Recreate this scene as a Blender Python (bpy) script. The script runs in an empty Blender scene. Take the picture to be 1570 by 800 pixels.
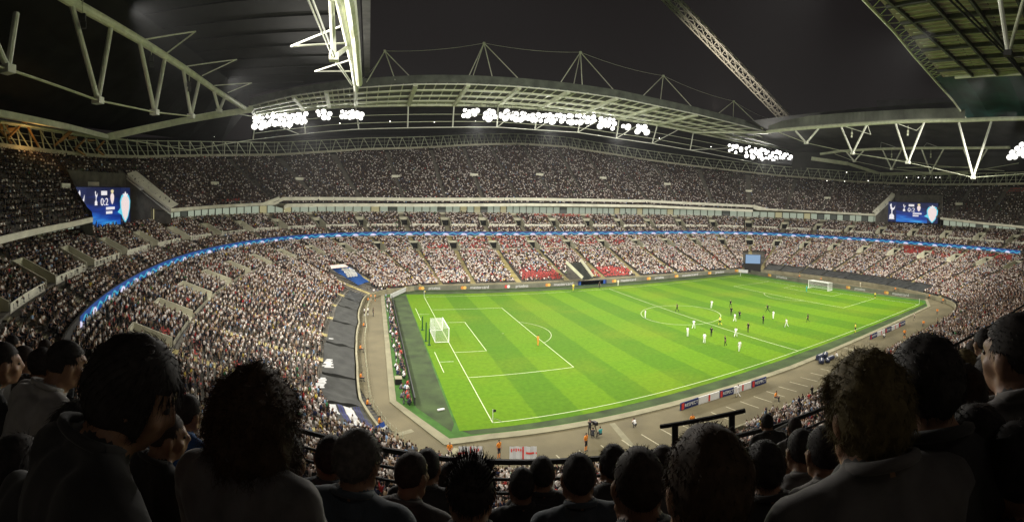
import bpy, bmesh, math, random
import numpy as np
from mathutils import Vector, Matrix
from math import sin, cos, tan, pi, atan2, sqrt, hypot, radians

S = bpy.context.scene
COL = S.collection
rng = random.Random(7)
nrg = np.random.default_rng(11)

# ------------------------------------------------------------------ camera
CX, CY, H = -14.407, -52.184, 26.031
YAW, PIT, ROL = 0.30002, 0.026308, 0.022695
F, V0 = 732.85, 320.29            # cylindrical panorama, 1570 x 800 frame


def ray(u, v):
    th = (u - 785) / F
    r, fw, up = sin(th), cos(th), (V0 - v) / F
    c, s = cos(ROL), sin(ROL)
    r, up = r * c - up * s, r * s + up * c
    c, s = cos(PIT), sin(PIT)
    fw, up = fw * c + up * s, -fw * s + up * c
    c, s = cos(YAW), sin(YAW)
    return np.array([r * c + fw * s, -r * s + fw * c, up])


CAMP = np.array([CX, CY, H])


def atz(u, v, z):
    d = ray(u, v)
    return CAMP + d * (z - H) / d[2]


def atd(u, v, D):
    d = ray(u, v)
    return CAMP + d * D / hypot(d[0], d[1])


def aty(u, v, y):
    d = ray(u, v)
    return CAMP + d * (y - CY) / d[1]


def atx(u, v, x):
    d = ray(u, v)
    return CAMP + d * (x - CX) / d[0]


def project(P):
    P = np.atleast_2d(P) - CAMP
    c, s = cos(YAW), sin(YAW)
    r = P[:, 0] * c - P[:, 1] * s
    fw = P[:, 0] * s + P[:, 1] * c
    u = P[:, 2]
    c, s = cos(PIT), sin(PIT)
    fw, u = fw * c - u * s, fw * s + u * c
    c, s = cos(ROL), sin(ROL)
    r, u = r * c + u * s, -r * s + u * c
    return 785 + F * np.arctan2(r, fw), V0 - F * u / np.hypot(r, fw)


cam = bpy.data.cameras.new('camera')
cam_o = bpy.data.objects.new('camera', cam)
COL.objects.link(cam_o)
cam.type = 'PANO'
cam.panorama_type = 'CENTRAL_CYLINDRICAL'
cam.central_cylindrical_range_u_min = -785 / F
cam.central_cylindrical_range_u_max = 785 / F
cam.central_cylindrical_range_v_min = -(800 - V0) / F
cam.central_cylindrical_range_v_max = V0 / F
cam.central_cylindrical_radius = 1.0
cam.clip_start = 0.05
cam.clip_end = 5000
fwd = Vector((sin(YAW) * cos(PIT), cos(YAW) * cos(PIT), -sin(PIT)))
_d = ray(785 + F * pi / 2, V0)
right = Vector(_d).normalized()
fwd = Vector(ray(785, V0)).normalized()
upv = right.cross(fwd)
cam_o.matrix_world = Matrix(((right.x, upv.x, -fwd.x, CX), (right.y, upv.y, -fwd.y, CY), (right.z, upv.z, -fwd.z, H), (0, 0, 0, 1)))
S.camera = cam_o

# ------------------------------------------------------------------ world, view, lights
w = bpy.data.worlds.new('World')
S.world = w
w.use_nodes = True
bg = w.node_tree.nodes['Background']
bg.inputs[0].default_value = (0.0108, 0.0090, 0.0088, 1)
bg.inputs[1].default_value = 1.0
S.view_settings.view_transform = 'Standard'
S.view_settings.look = 'None'
S.view_settings.exposure = 0.0
S.view_settings.gamma = 1.0
try:
    S.cycles.sample_clamp_indirect = 3.0
    S.cycles.max_bounces = 5
    S.cycles.diffuse_bounces = 3
    S.cycles.use_denoising = True
except Exception:
    pass


def spot(p, target, power, size=120, blend=1.0, col=(1.0, 0.955, 0.87), rad=1.0):
    l = bpy.data.lights.new('floodlight_beam', 'SPOT')
    l.energy = power
    l.color = col
    l.spot_size = radians(size)
    l.spot_blend = blend
    l.shadow_soft_size = rad
    o = bpy.data.objects.new('floodlight_beam', l)
    COL.objects.link(o)
    o.location = p
    o.rotation_euler = (Vector(target) - Vector(p)).to_track_quat('-Z', 'Y').to_euler()
    return o


FLOOD = 150000
for x, y_, k in ((-37, 112, 1.0), (20, 103, .8), (45, 103, .9), (72, 103, .9), (168, 118, .7)):        # banks on the far roof
    spot((x, y_, 49), (min(max(x, 5), 100), 14, 0), FLOOD * 1.3 * k, size=98)
for x, k in ((-8, .9), (25, 1.1), (52, 1.1), (80, 1.1), (112, 1.1), (150, .9)):         # the same banks on the near roof
    spot((x, -24, 53), (min(max(x, -5), 115), 48, 0), FLOOD * 1.16 * k, size=106)
for y in (10, 58):                                      # ends
    spot((-48, y, 53), (40, 34, 0), FLOOD * 1.15, size=120)
    spot((128, y, 53), (75, 40, 0), FLOOD * .35, size=90)
# lamp that washes the arch
spot((118, 100, 65), (158, 128, 100), 120000, size=85, col=(1.0, .84, .68))

# ------------------------------------------------------------------ materials
MATS = {}


def srgb(r, g, b):
    return tuple(((c / 255) / 12.92 if c <= 10 else ((c / 255 + .055) / 1.055) ** 2.4) for c in (r, g, b))


def mat(name, col, rough=0.7, var=0.25, scale=3.0, metal=0.0, bump=0.0, spec=0.3, sheen=0.0):
    if name in MATS:
        return MATS[name]
    m = bpy.data.materials.new(name)
    m.use_nodes = True
    nt = m.node_tree
    b = nt.nodes['Principled BSDF']
    b.inputs['Roughness'].default_value = rough
    b.inputs['Metallic'].default_value = metal
    b.inputs['Specular IOR Level'].default_value = spec
    if sheen:
        b.inputs['Sheen Weight'].default_value = sheen
    if var > 0:
        tc = nt.nodes.new('ShaderNodeTexCoord')
        no = nt.nodes.new('ShaderNodeTexNoise')
        no.inputs['Scale'].default_value = scale
        no.inputs['Detail'].default_value = 6
        rp = nt.nodes.new('ShaderNodeValToRGB')
        rp.color_ramp.elements[0].position = .3
        rp.color_ramp.elements[1].position = .7
        rp.color_ramp.elements[0].color = tuple(c * (1 - var) for c in col) + (1,)
        rp.color_ramp.elements[1].color = tuple(min(1, c * (1 + var)) for c in col) + (1,)
        nt.links.new(tc.outputs['Object'], no.inputs['Vector'])
        nt.links.new(no.outputs['Fac'], rp.inputs['Fac'])
        nt.links.new(rp.outputs['Color'], b.inputs['Base Color'])
        if bump:
            bp = nt.nodes.new('ShaderNodeBump')
            bp.inputs['Strength'].default_value = bump
            nt.links.new(no.outputs['Fac'], bp.inputs['Height'])
            nt.links.new(bp.outputs['Normal'], b.inputs['Normal'])
    else:
        b.inputs['Base Color'].default_value = tuple(col) + (1,)
    MATS[name] = m
    return m


def emat(name, col, strength, sample=False):
    if name in MATS:
        return MATS[name]
    m = bpy.data.materials.new(name)
    m.use_nodes = True
    b = m.node_tree.nodes['Principled BSDF']
    b.inputs['Base Color'].default_value = (.02, .02, .02, 1)
    b.inputs['Emission Color'].default_value = tuple(col) + (1,)
    b.inputs['Emission Strength'].default_value = strength
    if not sample:
        try:
            m.cycles.emission_sampling = 'NONE'
        except Exception:
            pass
    MATS[name] = m
    return m


STEEL = mat('painted steel', (.68, .71, .53), .5, .15, .6)
STEELW = mat('white painted steel', (.82, .83, .73), .5, .12, .6)
DARKSTEEL = mat('dark steel', (.05, .05, .05), .5, .2, 1.0)
CONC = mat('concrete', (.24, .22, .14), .85, .25, .5, bump=.1)
CONCL = mat('pale concrete', (.50, .48, .36), .85, .18, .4)
STEP = mat('terrace concrete', (.12, .11, .09), .9, .3, .6)
AISLE = mat('aisle concrete', (.40, .34, .15), .9, .25, .8)
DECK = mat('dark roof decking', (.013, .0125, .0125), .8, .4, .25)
BLACK = mat('black rail paint', (.012, .011, .011), .6, .2, 4)
REDSEAT = mat('red plastic seat', (.42, .06, .05), .5, .2, .3)
WHITE = mat('white paint', (.8, .8, .76), .6, .06, 2)
TARP = mat('black tarpaulin', (.035, .037, .036), .45, .4, .7, bump=.4)
GLASSY = mat('translucent roof sheet', (.40, .33, .28), .4, .2, .2)
LAMP = emat('lit lamp glass', (1, .98, .93), 60)
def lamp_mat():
    m = bpy.data.materials.new('lamp with painted bloom')  # emission fades towards the rim, painting a soft bloom into the lens
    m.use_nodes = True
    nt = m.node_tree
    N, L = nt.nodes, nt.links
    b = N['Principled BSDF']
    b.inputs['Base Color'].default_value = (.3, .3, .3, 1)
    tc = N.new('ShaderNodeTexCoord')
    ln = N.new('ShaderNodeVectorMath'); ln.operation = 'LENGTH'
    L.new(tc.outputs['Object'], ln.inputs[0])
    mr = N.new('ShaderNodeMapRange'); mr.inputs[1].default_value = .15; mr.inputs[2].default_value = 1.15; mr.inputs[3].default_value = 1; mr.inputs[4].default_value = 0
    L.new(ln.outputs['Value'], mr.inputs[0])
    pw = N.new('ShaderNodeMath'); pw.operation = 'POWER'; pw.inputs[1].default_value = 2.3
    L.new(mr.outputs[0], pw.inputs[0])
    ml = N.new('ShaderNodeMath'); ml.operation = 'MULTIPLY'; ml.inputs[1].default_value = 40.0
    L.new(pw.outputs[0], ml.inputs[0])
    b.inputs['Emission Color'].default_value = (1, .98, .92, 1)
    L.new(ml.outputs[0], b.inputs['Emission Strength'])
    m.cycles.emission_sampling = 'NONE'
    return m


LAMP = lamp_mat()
SMALL = emat('small lit lamp', (1, .95, .85), 5)


# ------------------------------------------------------------------ mesh helpers
class MB:
    def __init__(s):
        s.v, s.f, s.m = [], [], []

    def add(s, vs, fs, mi=0):
        o = len(s.v)
        s.v.extend([tuple(map(float, p)) for p in vs])
        s.f.extend([tuple(i + o for i in f) for f in fs])
        s.m.extend([mi] * len(fs))

    def quad(s, a, b, c, d, mi=0):
        s.add([a, b, c, d], [(0, 1, 2, 3)], mi)

    def box(s, c, size, rz=0.0, mi=0, rx=0.0):
        hx, hy, hz = size[0] / 2, size[1] / 2, size[2] / 2
        M = Matrix.Rotation(rz, 3, 'Z') @ Matrix.Rotation(rx, 3, 'X')
        vs = [Vector(c) + M @ Vector((x, y, z)) for x in (-hx, hx) for y in (-hy, hy) for z in (-hz, hz)]
        s.add(vs, [(0, 1, 3, 2), (4, 6, 7, 5), (0, 4, 5, 1), (2, 3, 7, 6), (0, 2, 6, 4), (1, 5, 7, 3)], mi)

    def beam(s, p, q, wd, ht, mi=0):
        p, q = Vector(p), Vector(q)
        d = (q - p).normalized()
        sd = d.cross(Vector((0, 0, 1)))
        sd = sd.normalized() if sd.length > 1e-4 else Vector((1, 0, 0))
        up = sd.cross(d)
        vs = [e + sd * a * wd / 2 + up * b * ht / 2 for e in (p, q) for a, b in ((-1, -1), (1, -1), (1, 1), (-1, 1))]
        s.add(vs, [(0, 1, 2, 3), (7, 6, 5, 4), (0, 4, 5, 1), (1, 5, 6, 2), (2, 6, 7, 3), (3, 7, 4, 0)], mi)

    def tube(s, pts, r, n=8, mi=0, cap=True):
        pts = [Vector(p) for p in pts]
        rs = r if isinstance(r, (list, tuple)) else [r] * len(pts)
        vs, fs = [], []
        for i, p in enumerate(pts):
            d = (pts[min(i + 1, len(pts) - 1)] - pts[max(i - 1, 0)]).normalized()
            a = d.cross(Vector((0, 0, 1)))
            a = a.normalized() if a.length > 1e-3 else Vector((1, 0, 0))
            b = d.cross(a)
            for k in range(n):
                t = 2 * pi * k / n
                vs.append(p + (a * cos(t) + b * sin(t)) * rs[i])
        for i in range(len(pts) - 1):
            for k in range(n):
                fs.append((i * n + k, i * n + (k + 1) % n, (i + 1) * n + (k + 1) % n, (i + 1) * n + k))
        if cap:
            fs.append(tuple(range(n - 1, -1, -1)))
            fs.append(tuple((len(pts) - 1) * n + k for k in range(n)))
        s.add(vs, fs, mi)

    def disc(s, c, nrm, r, n=14, mi=0, sx=1.0):
        nrm = Vector(nrm).normalized()
        a = nrm.cross(Vector((0, 0, 1)))
        a = a.normalized() if a.length > 1e-3 else Vector((1, 0, 0))
        b = a.cross(nrm)
        s.add([Vector(c) + a * cos(2 * pi * k / n) * r * sx + b * sin(2 * pi * k / n) * r for k in range(n)], [tuple(range(n))], mi)

    def mesh(s, name, mats, smooth=False):
        me = bpy.data.meshes.new(name)
        me.from_pydata(s.v, [], s.f)
        for m in (mats if isinstance(mats, (list, tuple)) else [mats]):
            me.materials.append(m)
        if len(set(s.m)) > 1:
            me.polygons.foreach_set('material_index', s.m)
        if smooth:
            me.polygons.foreach_set('use_smooth', [True] * len(me.polygons))
        me.update()
        return me

    def obj(s, name, mats, parent=None, smooth=False):
        return link(name, s.mesh(name, mats, smooth), parent)


def link(name, me, parent=None):
    o = bpy.data.objects.new(name, me)
    COL.objects.link(o)
    if parent is not None:
        o.parent = parent
        o.matrix_parent_inverse = parent.matrix_world.inverted()
    return o


def tag(o, label=None, cat=None, group=None, kind=None):
    if label: o['label'] = label
    if cat: o['category'] = cat
    if group: o['group'] = group
    if kind: o['kind'] = kind
    return o


def thing(name, label, cat, loc=(0, 0, 0), rz=0.0, group=None):
    o = bpy.data.objects.new(name, None)
    COL.objects.link(o)
    o.location = loc
    o.rotation_euler = (0, 0, rz)
    o.empty_display_size = .2
    tag(o, label, cat, group)
    o.matrix_world = Matrix.Translation(Vector(loc)) @ Matrix.Rotation(rz, 4, 'Z')
    return o


def localobj(name, mb, mats, parent, smooth=False):
    """mesh given in the parent's own coordinates"""
    o = bpy.data.objects.new(name, mb.mesh(name, mats, smooth) if isinstance(mb, MB) else mb)
    COL.objects.link(o)
    o.parent = parent
    return o


def text(txt, size, material, parent, M, extrude=0.01, name='lettering', align='CENTER', sx=1.0):
    c = bpy.data.curves.new(name, 'FONT')
    c.body = txt
    c.size = size
    c.extrude = extrude
    c.align_x = align
    c.align_y = 'CENTER'
    c.materials.append(material)
    t = bpy.data.objects.new('tmp', c)
    COL.objects.link(t)
    me = bpy.data.meshes.new_from_object(t.evaluated_get(bpy.context.evaluated_depsgraph_get()))
    bpy.data.objects.remove(t)
    o = bpy.data.objects.new(name, me)
    COL.objects.link(o)
    o.parent = parent
    o.matrix_parent_inverse = parent.matrix_world.inverted()
    o.matrix_world = M @ Matrix.Diagonal((sx, 1, 1, 1))
    return o


# ------------------------------------------------------------------ the bowl's plan: one closed curve, rows are offsets of it
FC = [98.436, -0.053, 0.335, 12.52, 0.21, 0.158, 0.765, -4.959, 0.415, -0.096, 0.417, -0.839, -0.081, -0.099, -0.139, 0.577, -0.305]
C0 = np.array([54., 34.])


def rad_at(a):
    return FC[0] + sum(FC[2 * k - 1] * np.cos(k * a) + FC[2 * k] * np.sin(k * a) for k in range(1, 9))


_t = np.linspace(0, 2 * pi, 2881)
_P = C0 + np.c_[np.cos(_t), np.sin(_t)] * rad_at(_t)[:, None]
_L = np.r_[0, np.cumsum(np.hypot(*(np.diff(_P, axis=0)).T))]
PERIM = _L[-1]
NSEC = 44
# stations: every sector has an aisle (1.2 m) inside a vomitory width (3.2 m), then plain seating in 4 strips
SEC = PERIM / NSEC
_offs = [-1.7, -.6, .6, 1.7] + list(np.linspace(1.7, SEC - 1.7, 6)[1:-1])
PH = float(np.interp(radians(177.6), _t, _L)) % SEC - .5 * SEC      # slides the pattern so that an aisle falls where the photograph has one
ST = np.array([(k + .5) * SEC + PH + o for k in range(NSEC) for o in _offs])
ST_SEC = np.array([k for k in range(NSEC) for o in _offs])
ST_K = np.array([j for k in range(NSEC) for j in range(len(_offs))])
NPS = len(_offs)


def ang_of(s):
    return np.interp(np.mod(s, PERIM), _L, _t)


def base_at(s):
    a = ang_of(s)
    e = 1e-3
    P = C0 + np.c_[np.cos(a), np.sin(a)] * rad_at(a)[:, None]
    P2 = C0 + np.c_[np.cos(a + e), np.sin(a + e)] * rad_at(a + e)[:, None]
    T = P2 - P
    N = np.c_[T[:, 1], -T[:, 0]]
    N /= np.linalg.norm(N, axis=1)[:, None]
    return P, N, np.degrees(a)


SP, SN, SA = base_at(ST)


def ringpt(s, d):
    P, N, a = base_at(np.atleast_1d(np.asarray(s, float)))
    return P + N * np.reshape(d, (-1, 1))


def s_of_ang(deg):
    return np.interp(np.radians(np.mod(deg, 360)), _t, _L)


# heights around the bowl (deg around the centre -> value)
def table(deg, xs, ys):
    return np.interp(np.mod(deg, 360), xs, ys)


def ztop(deg):
    return table(deg, [0, 18, 32, 46, 60, 74, 88, 108, 127, 139, 152, 162, 170, 180, 188, 205, 262, 330, 360],
                 [36.4, 37.4, 40.1, 44.2, 47.9, 50.2, 50.4, 48.0, 44.3, 40.0, 37.5, 35.6, 34.7, 34.5, 34.5, 35, 36, 37.5, 36.4])


def dtop(deg):
    return table(deg, [0, 18, 32, 46, 60, 74, 88, 108, 127, 139, 152, 162, 170, 180, 188, 205, 262, 330, 360],
                 [31, 33, 38, 43, 47, 50, 51, 49, 44, 39, 35, 33, 31, 30, 30, 30, 30, 31, 31])


def zfront(deg):
    return table(deg, [0, 8.5, 32.4, 36.0, 36.2, 60, 95, 123, 146, 146.3, 170, 188, 193, 204, 215, 262, 333, 344, 353, 360],
                 [22.6, 22.6, 23.2, 23.2, 24.6, 25.5, 25.1, 24.2, 24.1, 22.5, 21.6, 21.25, 20.9, 20.6, 20.6, 20.6, 20.5, 21.3, 22.4, 22.6])


DF = 10.0                      # offset of the upper tier's front


EDGES = {'ln': (188.1, 182.6), 'lf': (170.1, 169.4), 'rf': (8.5, 7.4), 'rn': (352.8, 355.3)}     # sides of the two openings: angle at the front, at the screen


def gap_edge(k, d):
    a, b = EDGES[k]
    return a + (b - a) * np.clip((d - 10.0) / 10.0, 0, 1.2)


def in_gap(deg, d):
    """inside one of the two openings that the upper tier leaves for the screens"""
    dg = np.mod(deg, 360)
    return (((dg > gap_edge('lf', d)) & (dg < gap_edge('ln', d))) | (dg > gap_edge('rn', d)) | (dg < gap_edge('rf', d))) & (d < 24.4)


def zl(d):
    x = (d + 36) / 37
    return 1.0 + 8.6 * x + 1.6 * x * x


def dfr(deg):
    return table(deg, [0, 20, 140, 150, 157, 166, 177, 186, 193, 201, 207, 213, 219, 225, 236, 244, 252, 272, 288, 306, 330, 360],
                 [-36, -36, -36, -33, -32, -34, -35.3, -34.3, -33, -30.8, -30.4, -31, -31.8, -32.4, -33.2, -32.6, -32.2, -33.6, -33.2, -34.4, -36, -36])


def DL(d, deg):
    """offset of a lower tier row: the nominal -36 .. 1 stretched between the real front and back"""
    return 1 - (1 - d) * (1 - dfr(deg)) / 37.0


def DI(d, deg):
    return d


def zc(d):
    return 12.3 + (d - .6) * .455


def zu(d, deg):
    f = (d - DF) / (dtop(deg) - DF)
    return zfront(deg) + (ztop(deg) - zfront(deg)) * (f * .93 + .07 * f * f)


def ring_hit(u, d):
    """where the vertical plane through image column u meets the ring at offset d (far crossing)"""
    s = np.linspace(0, PERIM, 2400)
    R = ringpt(s, d)
    dr = ray(u, 300)
    a = atan2(dr[1], dr[0])
    A = (np.arctan2(R[:, 1] - CY, R[:, 0] - CX) - a + pi) % (2 * pi) - pi
    best = None
    for i in range(len(s) - 1):
        if A[i] * A[i + 1] <= 0 and abs(A[i] - A[i + 1]) < 1:
            X = R[i]
            if (X - CAMP[:2]) @ dr[:2] > 0:
                D = np.hypot(*(X - CAMP[:2]))
                if best is None or D > best[0]:
                    best = (D, X, s[i])
    return best


# ------------------------------------------------------------------ ground and pitch
def grass_mat():
    m = bpy.data.materials.new('mown grass')
    m.use_nodes = True
    nt = m.node_tree
    N, L = nt.nodes, nt.links
    b = N['Principled BSDF']
    b.inputs['Roughness'].default_value = .9
    b.inputs['Specular IOR Level'].default_value = .1
    tc = N.new('ShaderNodeTexCoord')
    sep = N.new('ShaderNodeSeparateXYZ')
    L.new(tc.outputs['Object'], sep.inputs[0])

    def math_(op, a, bb=None):
        n = N.new('ShaderNodeMath')
        n.operation = op
        for i, x in enumerate((a, bb)):
            if x is None: continue
            if isinstance(x, (int, float)): n.inputs[i].default_value = x
            else: L.new(x, n.inputs[i])
        return n.outputs[0]
    # mowing bands 5.5 m wide across the pitch, weaker ones along it
    wob = N.new('ShaderNodeTexNoise'); wob.inputs['Scale'].default_value = .35; wob.inputs['Detail'].default_value = 4
    L.new(tc.outputs['Object'], wob.inputs['Vector'])
    xw = math_('ADD', sep.outputs['X'], math_('MULTIPLY', math_('SUBTRACT', wob.outputs['Fac'], .5), .5))
    fx = math_('MODULO', math_('ADD', math_('DIVIDE', xw, 11.0), 10.0), 1.0)
    tri = math_('ABSOLUTE', math_('SUBTRACT', fx, .5))              # 0.5 .. 0 .. 0.5
    inside = N.new('ShaderNodeMapRange'); inside.inputs[1].default_value = .235; inside.inputs[2].default_value = .265
    L.new(math_('ABSOLUTE', math_('SUBTRACT', math_('MODULO', math_('ADD', fx, .25), 1.0), .5)), inside.inputs[0])
    on = N.new('ShaderNodeMapRange'); on.inputs[1].default_value = -.1; on.inputs[2].default_value = .1
    L.new(sep.outputs['X'], on.inputs[0])
    bandx = math_('MULTIPLY', inside.outputs[0], on.outputs[0])
    fy = math_('MODULO', math_('ADD', math_('DIVIDE', sep.outputs['Y'], 13.6), 10.0), 1.0)
    bandy = N.new('ShaderNodeMapRange'); bandy.inputs[1].default_value = .48; bandy.inputs[2].default_value = .52
    L.new(fy, bandy.inputs[0])
    n1 = N.new('ShaderNodeTexNoise'); n1.inputs['Scale'].default_value = .06; n1.inputs['Detail'].default_value = 5
    n2 = N.new('ShaderNodeTexNoise'); n2.inputs['Scale'].default_value = 1.6; n2.inputs['Detail'].default_value = 8
    n3 = N.new('ShaderNodeTexNoise'); n3.inputs['Scale'].default_value = .03; n3.inputs['Detail'].default_value = 3
    for n in (n1, n2, n3): L.new(tc.outputs['Object'], n.inputs['Vector'])
    c1 = N.new('ShaderNodeMix'); c1.data_type = 'RGBA'
    c1.inputs[6].default_value = (.084, .172, .004, 1)      # light band
    c1.inputs[7].default_value = (.046, .116, .005, 1)     # dark band
    L.new(math_('MULTIPLY', bandx, .62), c1.inputs[0])
    c2 = N.new('ShaderNodeMix'); c2.data_type = 'RGBA'; c2.blend_type = 'MULTIPLY'
    L.new(math_('MULTIPLY', bandy.outputs[0], .22), c2.inputs[0])
    L.new(c1.outputs[2], c2.inputs[6]); c2.inputs[7].default_value = (.72, .95, .8, 1)
    c3 = N.new('ShaderNodeMix'); c3.data_type = 'RGBA'          # yellowish worn patches
    r = N.new('ShaderNodeMapRange'); r.inputs[1].default_value = .48; r.inputs[2].default_value = .72; r.inputs[4].default_value = .5
    L.new(n1.outputs['Fac'], r.inputs[0]); L.new(r.outputs[0], c3.inputs[0])
    L.new(c2.outputs[2], c3.inputs[6]); c3.inputs[7].default_value = (.130, .172, .007, 1)
    c4 = N.new('ShaderNodeMix'); c4.data_type = 'RGBA'; c4.blend_type = 'MULTIPLY'
    r2 = N.new('ShaderNodeMapRange'); r2.inputs[1].default_value = .3; r2.inputs[2].default_value = .7; r2.inputs[3].default_value = .86; r2.inputs[4].default_value = 1.12
    L.new(n2.outputs['Fac'], r2.inputs[0]); c4.inputs[0].default_value = 1
    L.new(c3.outputs[2], c4.inputs[6]); L.new(r2.outputs[0], c4.inputs[7])
    L.new(c4.outputs[2], b.inputs['Base Color'])
    bp = N.new('ShaderNodeBump'); bp.inputs['Strength'].default_value = .3
    L.new(n2.outputs['Fac'], bp.inputs['Height']); L.new(bp.outputs['Normal'], b.inputs['Normal'])
    return m


GRASS = grass_mat()
WORN = mat('worn artificial turf', (.030, .050, .013), .9, .45, .35, bump=.2)
TRACK_L = mat('track concrete', (.120, .102, .056), .85, .22, .22, bump=.08)
KERB = mat('kerb concrete', (.20, .185, .115), .85, .2, .5)
EDGEGRASS = mat('rough edge grass', (.035, .10, .012), .95, .3, .6, bump=.3)
GROUND = mat('dark tarmac', (.05, .048, .045), .9, .3, .1)

mb = MB()
mb.quad((-346, -366, -.12), (454, -366, -.12), (454, 434, -.12), (-346, 434, -.12))
tag(mb.obj('ground', GROUND), kind='structure')
mb = MB()
R = ringpt(ST, -33)
mb.add([(p[0], p[1], -.02) for p in R], [tuple(range(len(R)))])
tag(mb.obj('track', TRACK_L), kind='structure')


def poly(name, pts, z, m, kind='structure', parent=None):
    mb = MB()
    mb.add([(x, y, z) for x, y in pts], [tuple(range(len(pts)))])
    o = mb.obj(name, m, parent)
    if kind: o['kind'] = kind
    return o


# kerb plinth with a raised edge round the playing surface
OUT = [(-6.2, -4.0), (-1, -3.6), (45, -5.2), (104, -3.8), (112, .5), (112.6, 73.5), (106, 76.4), (-4, 76.6), (-11.0, 70), (-11.45, 6.7)]
INN = [(-5.5, -2.8), (-1, -2.5), (45, -4.1), (103.6, -3.0), (111.2, .9), (111.8, 73.1), (105.6, 75.8), (-3.6, 76), (-10.1, 69.6), (-10.6, 6.9)]
mb = MB()
for i in range(10):
    a, b, c, d = OUT[i], OUT[(i + 1) % 10], INN[(i + 1) % 10], INN[i]
    mb.quad((*a, .12), (*b, .12), (*c, .12), (*d, .12))
    mb.quad((*a, -.05), (*b, -.05), (*b, .12), (*a, .12))
    mb.quad((*d, .12), (*c, .12), (*c, -.05), (*d, -.05))
tag(mb.obj('kerb', KERB), kind='structure')
poly('surround_turf', INN, .02, EDGEGRASS)
poly('worn_turf', [(-8.3, 5.2), (-5.0, -1.2), (-4.4, .5), (-4.5, 70.2), (-8.2, 69)], .03, WORN)
poly('worn_turf', [(-3.0, -2.1), (45, -3.9), (103.4, -2.7), (107, -1.0), (-3.9, -1.1)], .031, WORN)
poly('worn_turf', [(-9, 70.9), (109, 70.9), (108.5, 75.3), (-4, 75.4)], .032, WORN)
pitch = poly('pitch', [(-4.1, -1.2), (106.2, -1.1), (108.6, 1), (108.8, 70.8), (-4.3, 70.9), (-4.4, 68)], .04, GRASS)

LINE = mat('white pitch marking', (.50, .55, .34), .8, .12, 1.5)
LW = .105


def marking(pts, closed=False):
    mb = MB()
    n = len(pts)
    for i in range(n if closed else n - 1):
        a, b = np.array(pts[i], float), np.array(pts[(i + 1) % n], float)
        t = (b - a) / np.linalg.norm(b - a)
        nn = np.array([-t[1], t[0]]) * LW / 2
        e = t * LW / 2
        mb.quad((*(a - e - nn), .046), (*(b + e - nn), .046), (*(b + e + nn), .046), (*(a - e + nn), .046))
    return mb.obj('line_marking', LINE, pitch)


def arc(cx, cy, r, a0, a1, n=40):
    return [(cx + r * cos(a0 + (a1 - a0) * k / n), cy + r * sin(a0 + (a1 - a0) * k / n)) for k in range(n + 1)]


marking([(0, 0), (105, 0)]); marking([(105, 0), (105, 68)]); marking([(105, 68), (0, 68)]); marking([(0, 68), (0, 0)])
marking([(52.5, 0), (52.5, 68)])
marking(arc(52.5, 34, 9.15, 0, 2 * pi, 72))
marking(arc(52.5, 34, .14, 0, 2 * pi, 10))
for sx, x0 in ((1, 0), (-1, 105)):
    marking([(x0, 13.84), (x0 + sx * 16.5, 13.84), (x0 + sx * 16.5, 54.16), (x0, 54.16)])
    marking([(x0, 24.84), (x0 + sx * 5.5, 24.84), (x0 + sx * 5.5, 43.16), (x0, 43.16)])
    a = math.acos(5.5 / 9.15)
    c = 0 if sx > 0 else pi
    marking(arc(x0 + sx * 11, 34, 9.15, c - a, c + a))
    marking(arc(x0 + sx * 11, 34, .12, 0, 2 * pi, 10))
    for y0, s2 in ((0, 1), (68, -1)):
        a0 = {(1, 1): 0, (-1, 1): pi / 2, (-1, -1): pi, (1, -1): -pi / 2}[(sx, s2)]
        marking(arc(x0, y0, 1.0, a0, a0 + pi / 2, 12))
# short warm-up lines behind the goal line
marking([(-3.1, 16.2), (-3.2, 25.3)]); marking([(-3.15, 20.6), (-.9, 20.6)])
marking([(-3.3, 45.5), (-3.4, 55.5)]); marking([(-3.35, 50.2), (-1.0, 50.2)])

# bays painted on the near track, railing strips on the left one
PAINT = mat('faded track paint', (.36, .33, .22), .8, .25, 2)
mb = MB()
for x in np.arange(2.2, 60, 2.55):
    mb.quad((x, -11.3, -.01), (x + .14, -11.3, -.01), (x - .25, -8.3, -.01), (x - .39, -8.3, -.01))
for y in (-4.9, -13):
    pass
tag(mb.obj('track_marking', PAINT), kind='structure')
mb = MB()
for (x0, y0, x1, y1) in ((-5.0, -4.6, -8.3, -10.0), (-9.2, -.4, -12.6, -2.0), (13, -4.5, 12.3, -10.5), (60, -4.3, 59, -11)):
    d = Vector((x1 - x0, y1 - y0)).normalized()
    n = Vector((-d.y, d.x)) * .35
    mb.quad((x0 - n.x, y0 - n.y, -.012), (x1 - n.x, y1 - n.y, -.012), (x1 + n.x, y1 + n.y, -.012), (x0 + n.x, y0 + n.y, -.012))
tag(mb.obj('track_marking', KERB), kind='structure')

# ------------------------------------------------------------------ stands
VOM_L = (-10.6, -5.2)        # vomitories in the lower tier
VOM_C = (5.8, 10.2)
HOLE_K = (0, 1, 2)            # strips of the station pattern covered by a vomitory (-1.7 .. 1.7)


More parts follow.
